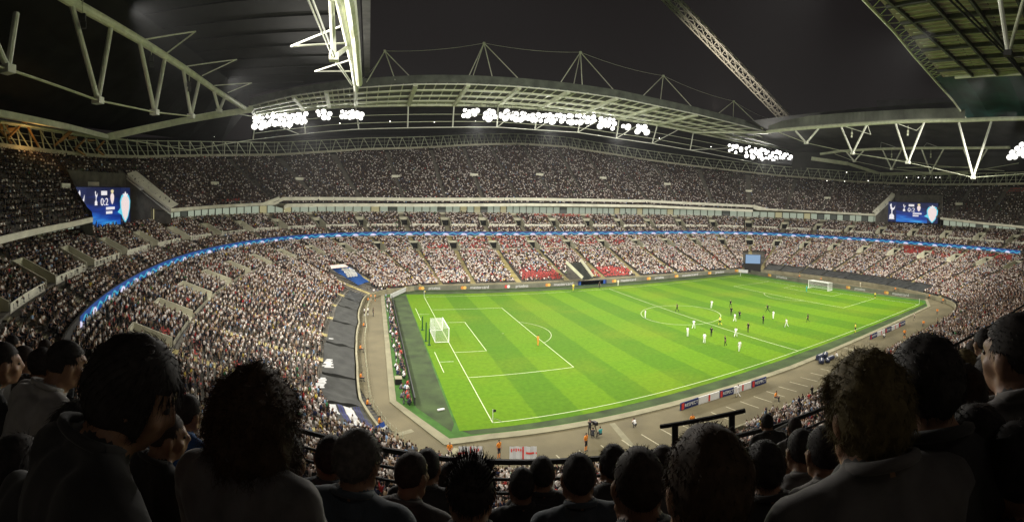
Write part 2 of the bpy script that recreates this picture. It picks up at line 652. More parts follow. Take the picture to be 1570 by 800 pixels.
def terrace(name, ds, zf, material, skip=None, s_ok=None, parent=None, dm=DI):
    """stepped seating: ds row offsets, zf(d, deg) height"""
    n = len(ST)
    mb = MB()
    prev = None
    rows = []
    for i, d in enumerate(ds):
        P = SP + SN * np.reshape(dm(d, SA), (-1, 1))
        z = zf(d, SA)
        z = np.broadcast_to(z, (n,))
        P2 = SP + SN * np.reshape(dm(ds[i + 1] if i + 1 < len(ds) else d + .8, SA), (-1, 1))
        zp = np.broadcast_to(zf(ds[i - 1], SA), (n,)) if i else z - .5
        rows.append((d, P, P2, z, zp))
    for d, P, P2, z, zp in rows:
        for j in range(n):
            k = (j + 1) % n
            if s_ok is not None and not s_ok(SA[j], d): continue
            if skip is not None and skip(d, ST_K[j], ST_SEC[j]): continue
            mb.add([(P[j, 0], P[j, 1], zp[j]), (P[k, 0], P[k, 1], zp[k]), (P[k, 0], P[k, 1], z[k]), (P[j, 0], P[j, 1], z[j]),
                    (P2[k, 0], P2[k, 1], z[k]), (P2[j, 0], P2[j, 1], z[j])], [(0, 1, 2, 3), (3, 2, 4, 5)])
    o = mb.obj(name, material, parent)
    o['kind'] = 'stuff'
    return o


def band(mbv, s, d0, z0, d1, z1):
    """a strip along the ring from (d0, z0) to (d1, z1); z may be arrays"""
    A, B = ringpt(s, d0), ringpt(s, d1)
    z0 = np.broadcast_to(z0, (len(s),)); z1 = np.broadcast_to(z1, (len(s),))
    vs = [(A[i, 0], A[i, 1], z0[i]) for i in range(len(s))] + [(B[i, 0], B[i, 1], z1[i]) for i in range(len(s))]
    n = len(s)
    mbv.add(vs, [(i, i + 1, n + i + 1, n + i) for i in range(n - 1)])


def solid_band(name, s, d0, d1, z0, z1, material, parent):
    mbv = MB()
    band(mbv, s, d0, z0, d0, z1)
    band(mbv, s, d0, z1, d1, z1)
    band(mbv, s, d1, z1, d1, z0)
    band(mbv, s, d1, z0, d0, z0)
    return mbv.obj(name, material, parent)


lower = thing('seating_tier', 'lower seating tier running round the whole pitch below the blue ribbon', 'stand', (54, 34, 0))
club = thing('seating_tier', 'shallow middle seating tier between the blue ribbon and the glass boxes', 'stand', (54, 34, 11.5))
upper = thing('seating_tier', 'steep dark upper seating tier below the roof trusses', 'stand', (54, 34, 20))

LD = np.arange(-36, 1.0, .84)
CD = np.arange(.7, 15.0, .84)
skipL = lambda d, k, sec: VOM_L[0] <= d < VOM_L[1] and k in HOLE_K
skipC = lambda d, k, sec: VOM_C[0] <= d < VOM_C[1] and k in HOLE_K
terrace('terrace', LD, lambda d, a: zl(d), STEP, skipL, None, lower, DL)
terrace('terrace', CD, lambda d, a: zc(d), STEP, skipC, None, club)
UROWS = np.arange(0, 1.0, 1 / 52)
# upper tier rows follow a fraction of its depth, which varies round the bowl
UD = lambda f, a: DF + f * (dtop(a) - DF)


def upper_terrace():
    n = len(ST)
    mb = MB()
    nr = 50
    D = np.array([UD(i / nr, SA) for i in range(nr + 1)])
    Z = np.array([zu(D[i], SA) for i in range(nr + 1)])
    for i in range(nr):
        P, P2 = SP + SN * D[i][:, None], SP + SN * D[i + 1][:, None]
        z = Z[i]
        zp = Z[i - 1] if i else z - .5
        for j in range(n):
            k = (j + 1) % n
            if 209 < SA[j] < 325: continue
            if in_gap(SA[j], D[i][j]): continue
            mb.add([(P[j, 0], P[j, 1], zp[j]), (P[k, 0], P[k, 1], zp[k]), (P[k, 0], P[k, 1], z[k]), (P[j, 0], P[j, 1], z[j]),
                    (P2[k, 0], P2[k, 1], z[k]), (P2[j, 0], P2[j, 1], z[j])], [(0, 1, 2, 3), (3, 2, 4, 5)])
    o = mb.obj('terrace', STEP, upper)
    o['kind'] = 'stuff'


upper_terrace()
sfull = np.linspace(0, PERIM, 433)
# front wall of the lower tier, its back wall under the ribbon, ribbon, club parapets
_df = dfr(np.degrees(ang_of(sfull)))
solid_band('front_wall', sfull, _df - .9, _df - .6, -.1, 1.15, CONC, lower)
mb = MB(); band(mb, sfull, 1.0, 9.5, 1.0, 11.5); mb.obj('back_wall', CONC, lower)


def ribbon_mat():
    m = bpy.data.materials.new('ribbon display print')
    m.use_nodes = True
    nt = m.node_tree
    N, L = nt.nodes, nt.links
    b = N['Principled BSDF']
    b.inputs['Base Color'].default_value = (.01, .01, .02, 1)
    uv = N.new('ShaderNodeUVMap')
    sep = N.new('ShaderNodeSeparateXYZ'); L.new(uv.outputs[0], sep.inputs[0])

    def mth(op, a, bb=None):
        n = N.new('ShaderNodeMath'); n.operation = op
        for i, x in enumerate((a, bb)):
            if x is None: continue
            if isinstance(x, (int, float)): n.inputs[i].default_value = x
            else: L.new(x, n.inputs[i])
        return n.outputs[0]
    u, v = sep.outputs['X'], sep.outputs['Y']
    fu = mth('MODULO', u, 1.0)
    du = mth('MULTIPLY', mth('SUBTRACT', fu, .5), 5.4)
    dv = mth('MULTIPLY', mth('ADD', v, .12), 1.45)
    rr = mth('ADD', mth('POWER', mth('ABSOLUTE', du), 2.0), mth('POWER', dv, 2.0))
    ball = N.new('ShaderNodeMapRange'); ball.inputs[1].default_value = 1.15; ball.inputs[2].default_value = .85
    L.new(rr, ball.inputs[0])
    wv = mth('SINE', mth('MULTIPLY', u, 4 * pi))
    wl = mth('ABSOLUTE', mth('SUBTRACT', v, mth('ADD', .4, mth('MULTIPLY', wv, .22))))
    wave = N.new('ShaderNodeMapRange'); wave.inputs[1].default_value = .2; wave.inputs[2].default_value = .05
    L.new(wl, wave.inputs[0])
    cb = N.new('ShaderNodeMix'); cb.data_type = 'RGBA'
    cb.inputs[6].default_value = (.006, .055, .24, 1); cb.inputs[7].default_value = (.05, .42, .58, 1)
    L.new(wave.outputs[0], cb.inputs[0])
    no = N.new('ShaderNodeTexNoise'); no.inputs['Scale'].default_value = 9; L.new(uv.outputs[0], no.inputs['Vector'])
    cw = N.new('ShaderNodeMix'); cw.data_type = 'RGBA'
    cw.inputs[6].default_value = (.45, .42, .85, 1); cw.inputs[7].default_value = (1, .97, 1, 1); L.new(no.outputs['Fac'], cw.inputs[0])
    c = N.new('ShaderNodeMix'); c.data_type = 'RGBA'
    L.new(ball.outputs[0], c.inputs[0]); L.new(cb.outputs[2], c.inputs[6]); L.new(cw.outputs[2], c.inputs[7])
    L.new(c.outputs[2], b.inputs['Emission Color'])
    b.inputs['Emission Strength'].default_value = 1.0
    m.cycles.emission_sampling = 'NONE'
    return m


ss = np.linspace(s_of_ang(330) - PERIM, s_of_ang(205), 420)
A = ringpt(ss, 0.0)
mb = MB()
mb.add([(p[0], p[1], 11.75) for p in A] + [(p[0], p[1], 13.0) for p in A], [(i, i + 1, len(A) + i + 1, len(A) + i) for i in range(len(A) - 1)])
rib = mb.obj('ribbon_display', ribbon_mat(), club)
uvl = rib.data.uv_layers.new(name='UVMap')
n_r = len(A)
per = np.r_[ss, ss] / 6.6
for li, l in enumerate(rib.data.loops):
    vi = l.vertex_index
    uvl.data[li].uv = (per[vi] + 100, 0.0 if vi < n_r else 1.0)
solid_band('parapet', sfull, 0.06, .3, 11.3, 13.05, DARKSTEEL, club)
solid_band('soffit_edge', sfull, -.1, .5, 11.3, 11.6, CONCL, club)

# glass fronted boxes at the back of the middle tier
GLASSB = mat('dim glass', (.10, .11, .09), .15, .3, .05, spec=.6)
BOXWALL = mat('box interior wall', (.36, .35, .25), .8, .3, .07)
sa = np.linspace(s_of_ang(331) - PERIM, s_of_ang(203), 300)
bz0, bz1 = zc(15.0), 22.0
for lo, hi in ((8.2, 169.8), (188.4, 203), (331, 352.5)):
    q = np.linspace(s_of_ang(lo), s_of_ang(hi), int((hi - lo) * 1.2))
    mb = MB()
    band(mb, q, 15.9, 18.6, 15.9, 22.4)
    mb.obj('box_back_wall', BOXWALL, club)
    solid_band('box_sill', q, 14.9, 15.2, 18.0, 19.3, CONCL, club)
npan = 150
sp = np.linspace(s_of_ang(331) - PERIM, s_of_ang(203), npan + 1)
WARM = emat('warm lit glass', (.42, .38, .20), .8)
PALE = emat('pale lit glass', (.36, .41, .31), .8)
GLASSB = emat('dim lit glass', (.10, .11, .09), .5)
for i in range(npan):
    a, b = ringpt(np.array([sp[i] + .18, sp[i + 1] - .18]), 15.05)
    dg = np.degrees(ang_of((sp[i] + sp[i + 1]) / 2)) % 360
    if in_gap(dg, 15.0): continue
    mb = MB()
    c = (a + b) / 2
    q = [(a[0], a[1], 19.36), (b[0], b[1], 19.36), (b[0], b[1], 21.95), (a[0], a[1], 21.95)]
    nx, ny = (c - C0) / np.linalg.norm(c - C0) * .06
    q2 = [(x + nx, y + ny, z) for x, y, z in q]
    mb.add(q + q2, [(0, 1, 2, 3), (7, 6, 5, 4), (0, 4, 5, 1), (1, 5, 6, 2), (2, 6, 7, 3), (3, 7, 4, 0)])
    mb.obj('glass_pane', rng.choice([GLASSB, PALE, PALE, PALE, WARM, PALE, PALE, PALE]), club)
mb = MB()
for i in range(npan + 1):
    a = ringpt(np.array([sp[i]]), 15.0)[0]
    if in_gap(np.degrees(ang_of(sp[i])), 15.0): continue
    mb.beam((a[0], a[1], 19.3), (a[0], a[1], 22.0), .22, .22)
o = mb.obj('mullion', DARKSTEEL, club); o['kind'] = 'stuff'

# upper tier: soffit, fascia and parapet; raised along the far side, open at the screens
UPW = mat('cream parapet paint', (.78, .76, .62), .7, .15, .4)


def arcs_of(lo, hi, n=2):
    return np.linspace(s_of_ang(lo), s_of_ang(hi), max(2, int(abs(hi - lo) * 1.2)))


for lo, hi in ((8.5, 36.1), (146.2, 170.1), (188.1, 209), (326, 352.8)):
    s = arcs_of(lo, hi)
    zf = zfront(np.degrees(ang_of(s)))
    near = lo > 204 and hi < 262
    solid_band('parapet', s, DF - .35, DF - .05, zf - .35, zf + (.35 if near else .5), DARKSTEEL if near else UPW, upper)
    mb = MB(); band(mb, s, DF - .1, zf - .3, 15.5, 21.95); mb.obj('soffit', CONC, upper)
s = arcs_of(36.2, 146.1)
zf = zfront(np.degrees(ang_of(s)))
solid_band('parapet', s, DF - .3, DF - .05, zf - .6, zf + .55, UPW, upper)
solid_band('fascia', s, DF - 2.6, DF - 2.3, zf - 2.7, zf - 1.6, UPW, upper)
mb = MB(); band(mb, s, DF - 2.4, zf - 1.9, DF - .05, zf - 1.85); band(mb, s, DF - 2.4, zf - 2.6, 15.5, 22.05); mb.obj('soffit', CONC, upper)
for dg in (36.15, 146.15):
    a0, a1 = ringpt([s_of_ang(dg)], DF - .3)[0], ringpt([s_of_ang(dg + (-3.0 if dg < 90 else 3.2))], DF - .3)[0]
    mb = MB()
    z0, z1 = zfront(36.3 if dg < 90 else 145.9) + .7, zfront(34 if dg < 90 else 148) + .4
    mb.beam((a0[0], a0[1], z0 - .5), (a1[0], a1[1], z1 - .4), .3, 1.0)
    mb.obj('parapet_ramp', UPW, upper)
# sloping side walls beside the screens
for key, sgn, wdt, m in (('lf', -1, 3.4, UPW), ('rf', 1, 1.6, UPW), ('rn', -1, .6, STEP), ('ln', 1, .4, STEP)):
    dd = np.linspace(DF - .3, 24.4, 12)
    ag = np.array([gap_edge(key, d) for d in dd]) % 360
    A = np.array([ringpt([s_of_ang(a)], d)[0] for a, d in zip(ag, dd)])
    T = np.array([ringpt([s_of_ang(a) + sgn * wdt], d)[0] for a, d in zip(ag, dd)])
    zz = zu(np.maximum(dd, DF), ag)
    mb = MB()
    hgt = 1.5 if key == 'lf' else .9
    for i in range(11):
        za, zb = zz[i] + .6, zz[i + 1] + .6
        mb.quad((*A[i], za - hgt), (*A[i + 1], zb - hgt), (*A[i + 1], zb), (*A[i], za))
        mb.quad((*A[i], za), (*A[i + 1], zb), (*T[i + 1], zb + .9), (*T[i], za + .9))
    mb.obj('side_wall', m, upper)
    mb = MB()
    for i in range(11):
        mb.quad((*A[i], 18.4), (*A[i + 1], 18.4), (*A[i + 1], zz[i + 1] - hgt + .5), (*A[i], zz[i] - hgt + .5))
    mb.obj('return_wall', STEP, upper)
for lo, hi in ((166.5, 184.0), (352.0, 368.4)):
    s = np.linspace(s_of_ang(lo), s_of_ang(hi % 360) + (PERIM if hi > 360 else 0), 24)
    mb = MB()
    zz = zu(np.full(24, 24.5), np.degrees(ang_of(s)))
    band(mb, s, 24.5, 16.0, 24.5, zz + .4)
    band(mb, s, 15.2, 17.6, 24.5, 17.7)
    mb.obj('recess_wall', STEP, upper)

# aisles: stepped strips, a part each
for k in range(NSEC):
    s0 = (k + .5) * SEC + PH
    dg = float(np.degrees(ang_of(s0))) % 360
    if 215 < dg < 322: continue
    P, N, _ = base_at(np.array([s0]))
    P, N = P[0], N[0]
    T = np.array([-N[1], N[0]])
    seg = [('lower', LD, lambda d: zl(d), lower, VOM_L, DL), ('club', CD, lambda d: zc(d), club, VOM_C, DI)]
    for nm, ds, zf, par, vom, dm in seg:
        mb = MB()
        for d in ds[:-1]:
            if vom[0] - .2 <= d < vom[1]:
                if mb.v:
                    mb.obj('aisle', AISLE if nm == 'lower' else CONC, par)
                    mb = MB()
                continue
            for h in (0, .42):
                z = zf(d) + .03 + (0.0 if h == 0 else .42 * (zf(d + .84) - zf(d)))
                a, b = P + N * dm(d + h, dg), P + N * dm(d + h + .42, dg)
                z1 = z
                mb.add([(*(a - T * .8), z1 - .2), (*(a + T * .8), z1 - .2), (*(a + T * .8), z1), (*(a - T * .8), z1), (*(b + T * .8), z1), (*(b - T * .8), z1)],
                       [(0, 1, 2, 3), (3, 2, 4, 5)])
        mb.obj('aisle', AISLE if nm == 'lower' else CONC, par)
    mb = MB()
    dt = float(dtop(dg))
    n = 46
    for i in range(n):
        d = DF + (dt - DF) * i / n
        if in_gap(dg, d): continue
        d2 = DF + (dt - DF) * (i + 1) / n
        z = float(zu(d, dg)) + .08
        a, b = P + N * d, P + N * d2
        mb.add([(*(a - T * .5), z - .3), (*(a + T * .5), z - .3), (*(a + T * .5), z), (*(a - T * .5), z), (*(b + T * .5), z), (*(b - T * .5), z)], [(0, 1, 2, 3), (3, 2, 4, 5)])
    mb.obj('aisle', STEP, upper)

# vomitories: walled openings under each aisle
DARKIN = mat('dark doorway', (.012, .012, .012), .9, 0)
for k in range(NSEC):
    s0 = (k + .5) * SEC + PH
    dg = float(np.degrees(ang_of(s0))) % 360
    if 218 < dg < 320: continue
    P, N, _ = base_at(np.array([s0]))
    P, N = P[0], N[0]
    T = np.array([-N[1], N[0]])

    def vomitory(d0, d1, zf, par, hw, m, dm):
        mb = MB()
        zb = zf(d0) - .05
        p = lambda d, t, z: (*(P + N * dm(d, dg) + T * t), z)
        mb.quad(p(d0, -hw, zb), p(d0, hw, zb), p(d1, hw, zb), p(d1, -hw, zb), 0)
        for sg in (-1, 1):
            t0, t1 = sg * hw, sg * (hw - .22)
            z0, z1 = zf(d0) + .95, zf(d1) + 1.0
            vs = [p(d0, t0, zb), p(d1, t0, zb), p(d1, t0, z1), p(d0, t0, z0), p(d0, t1, zb), p(d1, t1, zb), p(d1, t1, z1), p(d0, t1, z0)]
            mb.add(vs, [(0, 1, 2, 3), (7, 6, 5, 4), (3, 2, 6, 7), (0, 3, 7, 4), (1, 5, 6, 2)], 0)
        z1 = zf(d1) + 1.0
        mb.quad(p(d1, -hw, zb + 2.0), p(d1, hw, zb + 2.0), p(d1, hw, z1), p(d1, -hw, z1), 0)
        mb.quad(p(d1 - .02, -hw, z1 + .002), p(d1 - .02, hw, z1 + .002), p(d1 + .3, hw, z1 + .002), p(d1 + .3, -hw, z1 + .002), 0)
        mb.quad(p(d1, -hw, zb), p(d1, hw, zb), p(d1, hw, zb + 2.0), p(d1, -hw, zb + 2.0), 1)
        return mb.obj('vomitory', [m, DARKIN], par)
    vomitory(VOM_L[0], VOM_L[1], zl, lower, 1.75, CONCL, DL)
    vomitory(VOM_C[0], VOM_C[1], zc, club, 1.75, CONCL, DI)
    if not in_gap(dg, 15.) and k % 2 == 0:
        dm = DF + (float(dtop(dg)) - DF) * .40
        mb = MB()
        z = float(zu(dm, dg))
        a = P + N * dm
        mb.box((a[0], a[1], z + 1.0), (3.4, .3, 1.0), atan2(T[1], T[0]))
        mb.obj('vomitory_wall', UPW, upper)
# mid walkway walls
s = np.linspace(s_of_ang(330) - PERIM, s_of_ang(208), 360)
mb = MB()
for i in range(len(s) - 1):
    if ((s[i] - PH) / SEC) % 1 > .36 and ((s[i] - PH) / SEC) % 1 < .64:
        if mb.v: mb.obj('walkway_wall', UPW, club); mb = MB()
        continue
    band(mb, s[i:i + 2], VOM_C[0] - .1, zc(VOM_C[0]) - .3, VOM_C[0] - .1, zc(VOM_C[0]) + .75)
if mb.v: mb.obj('walkway_wall', UPW, club)
mb = MB()
for i in range(len(s) - 1):
    if ((s[i] - PH) / SEC) % 1 > .36 and ((s[i] - PH) / SEC) % 1 < .64:
        if mb.v: mb.obj('walkway_wall', CONCL, lower); mb = MB()
        continue
    dv = DL(VOM_L[0] - .1, np.degrees(ang_of(s[i:i + 2])))
    band(mb, s[i:i + 2], dv, zl(VOM_L[0]) - .3, dv, zl(VOM_L[0]) + .55)
mb.obj('walkway_wall', CONCL, lower)

# ------------------------------------------------------------------ roof
def strut_obj(name, p, q, r, m, parent, n=6):
    mb = MB()
    mb.tube([p, q], r, n)
    return mb.obj(name, m, parent)


# far canopy: a glazed strip on ribs, a box girder along its outer side, a hanging truss below that
TOPPX = [(384, 163), (450, 147), (500, 140), (545, 135), (637.5, 129), (718, 129), (796.5, 133), (872, 140), (946, 150), (1009.6, 163), (1069, 175.5), (1178, 203), (1262, 236)]
BOTPX = [(392, 180), (466, 170), (505, 166.5), (545.5, 165), (626, 163), (696, 163), (763.6, 164.6), (825, 169), (891, 176), (949, 184), (1007.5, 193), (1063, 204), (1222, 237.5)]
YT = [112, 104, 99, 95, 90, 89, 89, 89, 89.5, 90, 91, 97, 113]
YB = [132, 121, 117, 114, 110, 108, 107, 107, 108, 109, 111, 116, 140]
TOP = [aty(u, v, y) for (u, v), y in zip(TOPPX, YT)]
BOT = [aty(u, v, y) for (u, v), y in zip(BOTPX, YB)]
BOT[-1] = aty(1222, 237.5, 140)
canopy = thing('roof_canopy', 'long glazed steel canopy along the inner edge of the far roof above the floodlights', 'roof', tuple(BOT[6]))
NB = len(TOP)
lerp = lambda a, b, t: np.array(a) * (1 - t) + np.array(b) * t
UPZ = np.array([0, 0, 1.0])
mb = MB()
for i in range(NB - 1):
    mb.beam(BOT[i] + UPZ * .75, BOT[i + 1] + UPZ * .75, 1.1, 1.5)
mb.obj('box_girder', STEEL, canopy)
mb = MB()
for i in range(NB - 1):     # upstand along the inner edge, seen as a grey band against the sky
    a, b = TOP[i], TOP[i + 1]
    mb.beam(a + UPZ * 1.5, b + UPZ * 1.5, .5, 2.3)
mb.obj('edge_upstand', mat('weathered cladding', (.10, .11, .09), .8, .4, .3), canopy)
mb = MB()
for i in range(NB - 1):
    mb.tube([TOP[i], TOP[i + 1]], .22, 8)
mb.obj('edge_tube', STEELW, canopy)
for i in range(NB):
    mb = MB()
    mb.beam(TOP[i] - UPZ * .2, BOT[i] + UPZ * .4, 1.3, 1.0)
    mb.obj('rib', STEEL, canopy)
for f in (.30, .55, .80):
    for i in range(NB - 1):
        mb = MB()
        wd = .55 if f < .75 else 1.0
        mb.beam(lerp(TOP[i], BOT[i], f) + UPZ * .3, lerp(TOP[i + 1], BOT[i + 1], f) + UPZ * .3, wd * 2.2, .5)
        mb.obj('purlin', STEEL, canopy)
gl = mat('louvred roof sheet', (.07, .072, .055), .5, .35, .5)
gl2 = mat('lit roof sheet', (.22, .23, .17), .5, .35, .3)  # paler copy of the sheet, lamplight put into its colour
for i in range(NB - 1):
    for f0, f1 in ((0, .30), (.30, .55), (.55, .80), (.80, 1)):
        n = 5
        for k in range(n):
            a, b = lerp(TOP[i], TOP[i + 1], (k + .04) / n), lerp(TOP[i], TOP[i + 1], (k + .96) / n)
            c, d = lerp(BOT[i], BOT[i + 1], (k + .04) / n), lerp(BOT[i], BOT[i + 1], (k + .96) / n)
            q = [lerp(a, c, f0), lerp(b, d, f0), lerp(b, d, f1), lerp(a, c, f1)]
            mb = MB()
            up = [x + UPZ * .62 for x in q]
            mb.add(up + [x + UPZ * .08 for x in up], [(3, 2, 1, 0), (4, 5, 6, 7), (0, 1, 5, 4), (1, 2, 6, 5), (2, 3, 7, 6), (3, 0, 4, 7)])
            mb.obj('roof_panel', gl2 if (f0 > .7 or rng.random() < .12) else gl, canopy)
for i in range(NB - 1):
    mb = MB()
    for k in range(1, 5):
        a, c = lerp(TOP[i], TOP[i + 1], k / 5), lerp(BOT[i], BOT[i + 1], k / 5)
        mb.beam(a + UPZ * .5, c + UPZ * .5, .28, .3)
    o = mb.obj('glazing_bar', STEEL, canopy)
    o['kind'] = 'stuff'
CHPX = [(388, 214), (468, 205), (508, 201), (550, 198), (625, 196), (694, 195), (762, 195), (820, 199), (886, 203), (945, 212), (1000, 220), (1058, 230), (1218, 262)]
CH = [aty(u, v, y) for (u, v), y in zip(CHPX, YB)]
mb = MB()
for i in range(NB - 1):
    mb.tube([CH[i], CH[i + 1]], .17, 6)
mb.obj('bottom_chord', STEELW, canopy)
for i in range(NB):
    if i == 2: continue
    strut_obj('hanger', BOT[i] + UPZ * .2, CH[i], .24, STEELW, canopy)
for i in range(NB - 1):
    if i >= 6:
        strut_obj('diagonal', CH[i], lerp(BOT[i], BOT[i + 1], .55), .15, STEELW, canopy)
    elif i == 0:
        strut_obj('diagonal', BOT[i], lerp(CH[i], CH[i + 1], .9), .15, STEELW, canopy)
mb = MB()
for f, r in ((.35, .1), (.7, .12)):
    for i in range(NB - 1):
        mb.tube([lerp(BOT[i], CH[i], f) + np.array([0, 1.2, 0]), lerp(BOT[i + 1], CH[i + 1], f) + np.array([0, 1.2, 0])], r, 5)
mb.obj('catwalk_rail', STEEL, canopy)
tag(canopy, kind='thing')

# A-frame masts standing on the canopy, with a wire between their tips
APEX = [(590, 78, [(562, 124), (565, 120), (606, 121), (634, 121)]), (742, 66, [(716, 121), (723, 121), (756, 121), (800, 124)]),
        (890, 80, [(856, 130), (879, 131), (893, 134), (945, 141)]), (1017, 116, [(981, 150), (1012, 158), (1066, 168)]), (1125, 155, [(1097, 176), (1124, 184), (1170, 197)])]
tips = []
sid = ['tallest but one', '', '', '', '']
MLAB = ['leftmost steel mast on the canopy, beside the dark sliding roof edge', 'tall steel A-frame mast on the canopy, second from the dark roof edge',
        'steel A-frame mast standing at the middle of the canopy', 'steel tripod mast on the right slope of the canopy', 'lowest steel tripod mast, nearest the lattice arch']
for (u, v, feet), lab in zip(APEX, MLAB):
    tip = aty(u, v, 94.0 if u < 1000 else 97.0)
    tips.append(tip)
    m = thing('roof_mast', lab, 'mast', tuple(tip - UPZ * 9), group='masts standing on the far canopy')
    for k, (fu, fv) in enumerate(feet):
        y = 91.5 if (k % 2 == 0) else 99.0
        if u > 1000: y += 3
        foot = aty(fu, fv, y) - UPZ * .4
        strut_obj('leg', tip, foot, .16, STEEL, m)
    mb = MB(); mb.box(tuple(tip), (.7, .7, .5)); mb.obj('cap', STEEL, m)
mb = MB()
allt = [aty(553, 122, 96)] + tips + [aty(1190, 185, 100)]
for a, b in zip(allt, allt[1:]):
    pts = [lerp(a, b, k / 8) - UPZ * (2.2 * 4 * (k / 8) * (1 - k / 8)) * .5 for k in range(9)]
    mb.tube(pts, .05, 5)
tag(mb.obj('mast_wire', STEEL), 'thin wire sagging between the tips of the roof masts', 'wire')

# outer roof deck behind the girder, down to the back of the upper tier
DK = []
back = thing('roof_deck', 'dark corrugated underside of the outer far roof behind the floodlights', 'roof', (50, 150, 52))
us = [388, 430, 468, 508, 550, 590, 625, 660, 694, 728, 762, 790, 820, 853, 886, 915, 945, 972, 1000, 1030, 1058, 1110, 1160, 1218]
CHu = [c[0] for c in CHPX]


def along(L, u):
    for i in range(NB - 1):
        if CHu[i] <= u <= CHu[i + 1]:
            return lerp(L[i], L[i + 1], (u - CHu[i]) / (CHu[i + 1] - CHu[i]))


mb = MB()
prev = None
for u in us:
    a = along(BOT, u) + UPZ * 1.3
    D, X, s = ring_hit(u, 44.0)
    dg = np.degrees(ang_of(s))
    dt = dtop(dg)
    p = ringpt([s], dt + 8)[0]
    z = ztop(dg) + 7.5
    b = np.array([p[0], p[1], float(z)])
    if prev is not None:
        for k in range(10):
            q = [lerp(prev[0], prev[1], k / 10), lerp(a, b, k / 10), lerp(a, b, (k + 1) / 10), lerp(prev[0], prev[1], (k + 1) / 10)]
            q = [x + UPZ * (.45 if (k + e) % 2 else 0) for x, e in zip(q, (0, 0, 1, 1))]
            mb.quad(*q)
    prev = (a, b)
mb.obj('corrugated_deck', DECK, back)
mb = MB()
for f in (.25, .5, .75):
    for u0, u1 in zip(us, us[1:]):
        pass
SHELL = mat('grey roof lining', (.12, .125, .11), .8, .35, .3)

# lattice of the truss that carries the roof above the upper tier
s0, s1 = s_of_ang(326) - PERIM, s_of_ang(206)
nn = 118
sv = np.linspace(s0, s1, nn + 1)
dgv = np.degrees(ang_of(sv)) % 360
dtv, ztv = dtop(dgv), ztop(dgv)
lowP = np.c_[ringpt(sv, dtv + .6), ztv + 1.1]
hiP = np.c_[ringpt(sv, dtv + 3.2), ztv + 6.2]
eaves = thing('eaves_truss', 'white zigzag truss running round the bowl above the last row of the upper tier', 'truss', (54, 34, 40))
mb = MB()
for i in range(nn):
    mb.beam(lowP[i], lowP[i + 1], .5, .9)
mb.obj('bottom_rail', CONCL, eaves)
mb = MB(); mb.tube(list(hiP), .16, 6); mb.obj('chord', STEEL, eaves)
for k in (.33, .66):
    mb = MB(); mb.tube([lerp(a, b, k) + np.array([0, 0, .1]) for a, b in zip(lowP, hiP)], .05, 4); mb.obj('catenary_wire', STEEL, eaves)
for i in range(nn):
    c = lerp(hiP[i], hiP[i + 1], .5)
    strut_obj('strut', lerp(lowP[i], lowP[i + 1], .12), c, .15, STEEL, eaves, 5)
    strut_obj('strut', lerp(lowP[i], lowP[i + 1], .88), c, .15, STEEL, eaves, 5)
mb = MB()
for i in range(nn):
    strutv = lowP[i]
    mb.tube([lowP[i], lowP[i] + UPZ * 5.2], .05, 4)
o = mb.obj('upright', STEEL, eaves); o['kind'] = 'stuff'
mb = MB()     # the bowl's outer wall behind the truss
outer = ringpt(sv, dtv + 7)
for i in range(nn):
    a, b = outer[i], outer[i + 1]
    mb.quad((*a, ztv[i] - 4), (*b, ztv[i + 1] - 4), (*b, ztv[i + 1] + 7.6), (*a, ztv[i] + 7.6))
    p, q = ringpt(sv[i:i + 2], dtv[i:i + 2] - .5)
    mb.quad((*p, ztv[i]), (*q, ztv[i + 1]), (*b, ztv[i + 1] + .2), (*a, ztv[i] + .2))
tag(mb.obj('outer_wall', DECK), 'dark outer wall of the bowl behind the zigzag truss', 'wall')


# big bowstring trusses under the end roofs
def bowstring(lab, chord, nodes, vees, r, tie_ends, group=None):
    t = thing('roof_truss', lab, 'truss', tuple(np.array(chord[0])), group=group)
    mb = MB(); mb.tube(chord, r * 1.8, 10)
    mb.obj('chord', STEEL, t)
    for (a, b), nd in zip(vees, nodes):
        strut_obj('strut', a, nd, r, STEELW, t, 8)
        strut_obj('strut', b, nd, r, STEELW, t, 8)
        mb = MB(); mb.box(tuple(nd), (r * 3.4, r * 3.4, r * 2.4)); mb.obj('node', STEELW, t)
    pts = [tie_ends[0]] + list(nodes) + [tie_ends[1]]
    for o in (-.18, .18):
        mb = MB(); mb.tube([np.array(p) + np.array([o, 0, 0]) for p in pts], r * .28, 5)
        mb.obj('tie_rod', STEEL, t)
    return t


W = lambda u, v: atx(u, v, -57.0)
t1 = bowstring('green white bowstring truss at upper left under the dark sliding roof', [atx(85, -12, -57), W(105, 0), W(215, 62), W(280, 103), W(330, 138), W(375, 166)],
               [W(12, 106), W(150, 154), W(237, 172), W(293, 178), W(336, 170)],
               [(W(-22, 30), W(25, 20)), (W(110, 8), W(170, 42)), (W(214, 64), W(253, 88)), (W(281, 107), W(306, 121)), (W(327, 137), W(345, 148))], .45, (atx(-60, 88, -57), W(385, 178)))
for a, b, tip in (((219, 61), (255, 82), (300, 48)), ((283, 102), (310, 116), (363, 91)), ((329, 131), (349, 142), (386, 127))):
    tp = atx(*tip, -50.0)
    strut_obj('bracket', W(*a), tp, .16, STEELW, t1)
    strut_obj('bracket', W(*b), tp, .16, STEELW, t1)
W2 = lambda u, v: atx(u, v, -18.5)
t2 = bowstring('white double girder truss hanging from the edge of the sliding roof above the canopy', [atx(508, -40, -18.5), W2(521, 0), W2(533, 60), W2(541, 100), W2(546, 138)],
               [atx(512, 88, -19.5)], [(atx(508, 0, -19.5), W2(536, 70))], .38, (atx(474, -5, -19.5), W2(541, 131)))
mb = MB(); mb.tube([atx(528, -40, -17), atx(537, 0, -17), atx(545, 60, -17), atx(551, 128, -17)], .75, 8); mb.obj('girder', STEEL, t2)
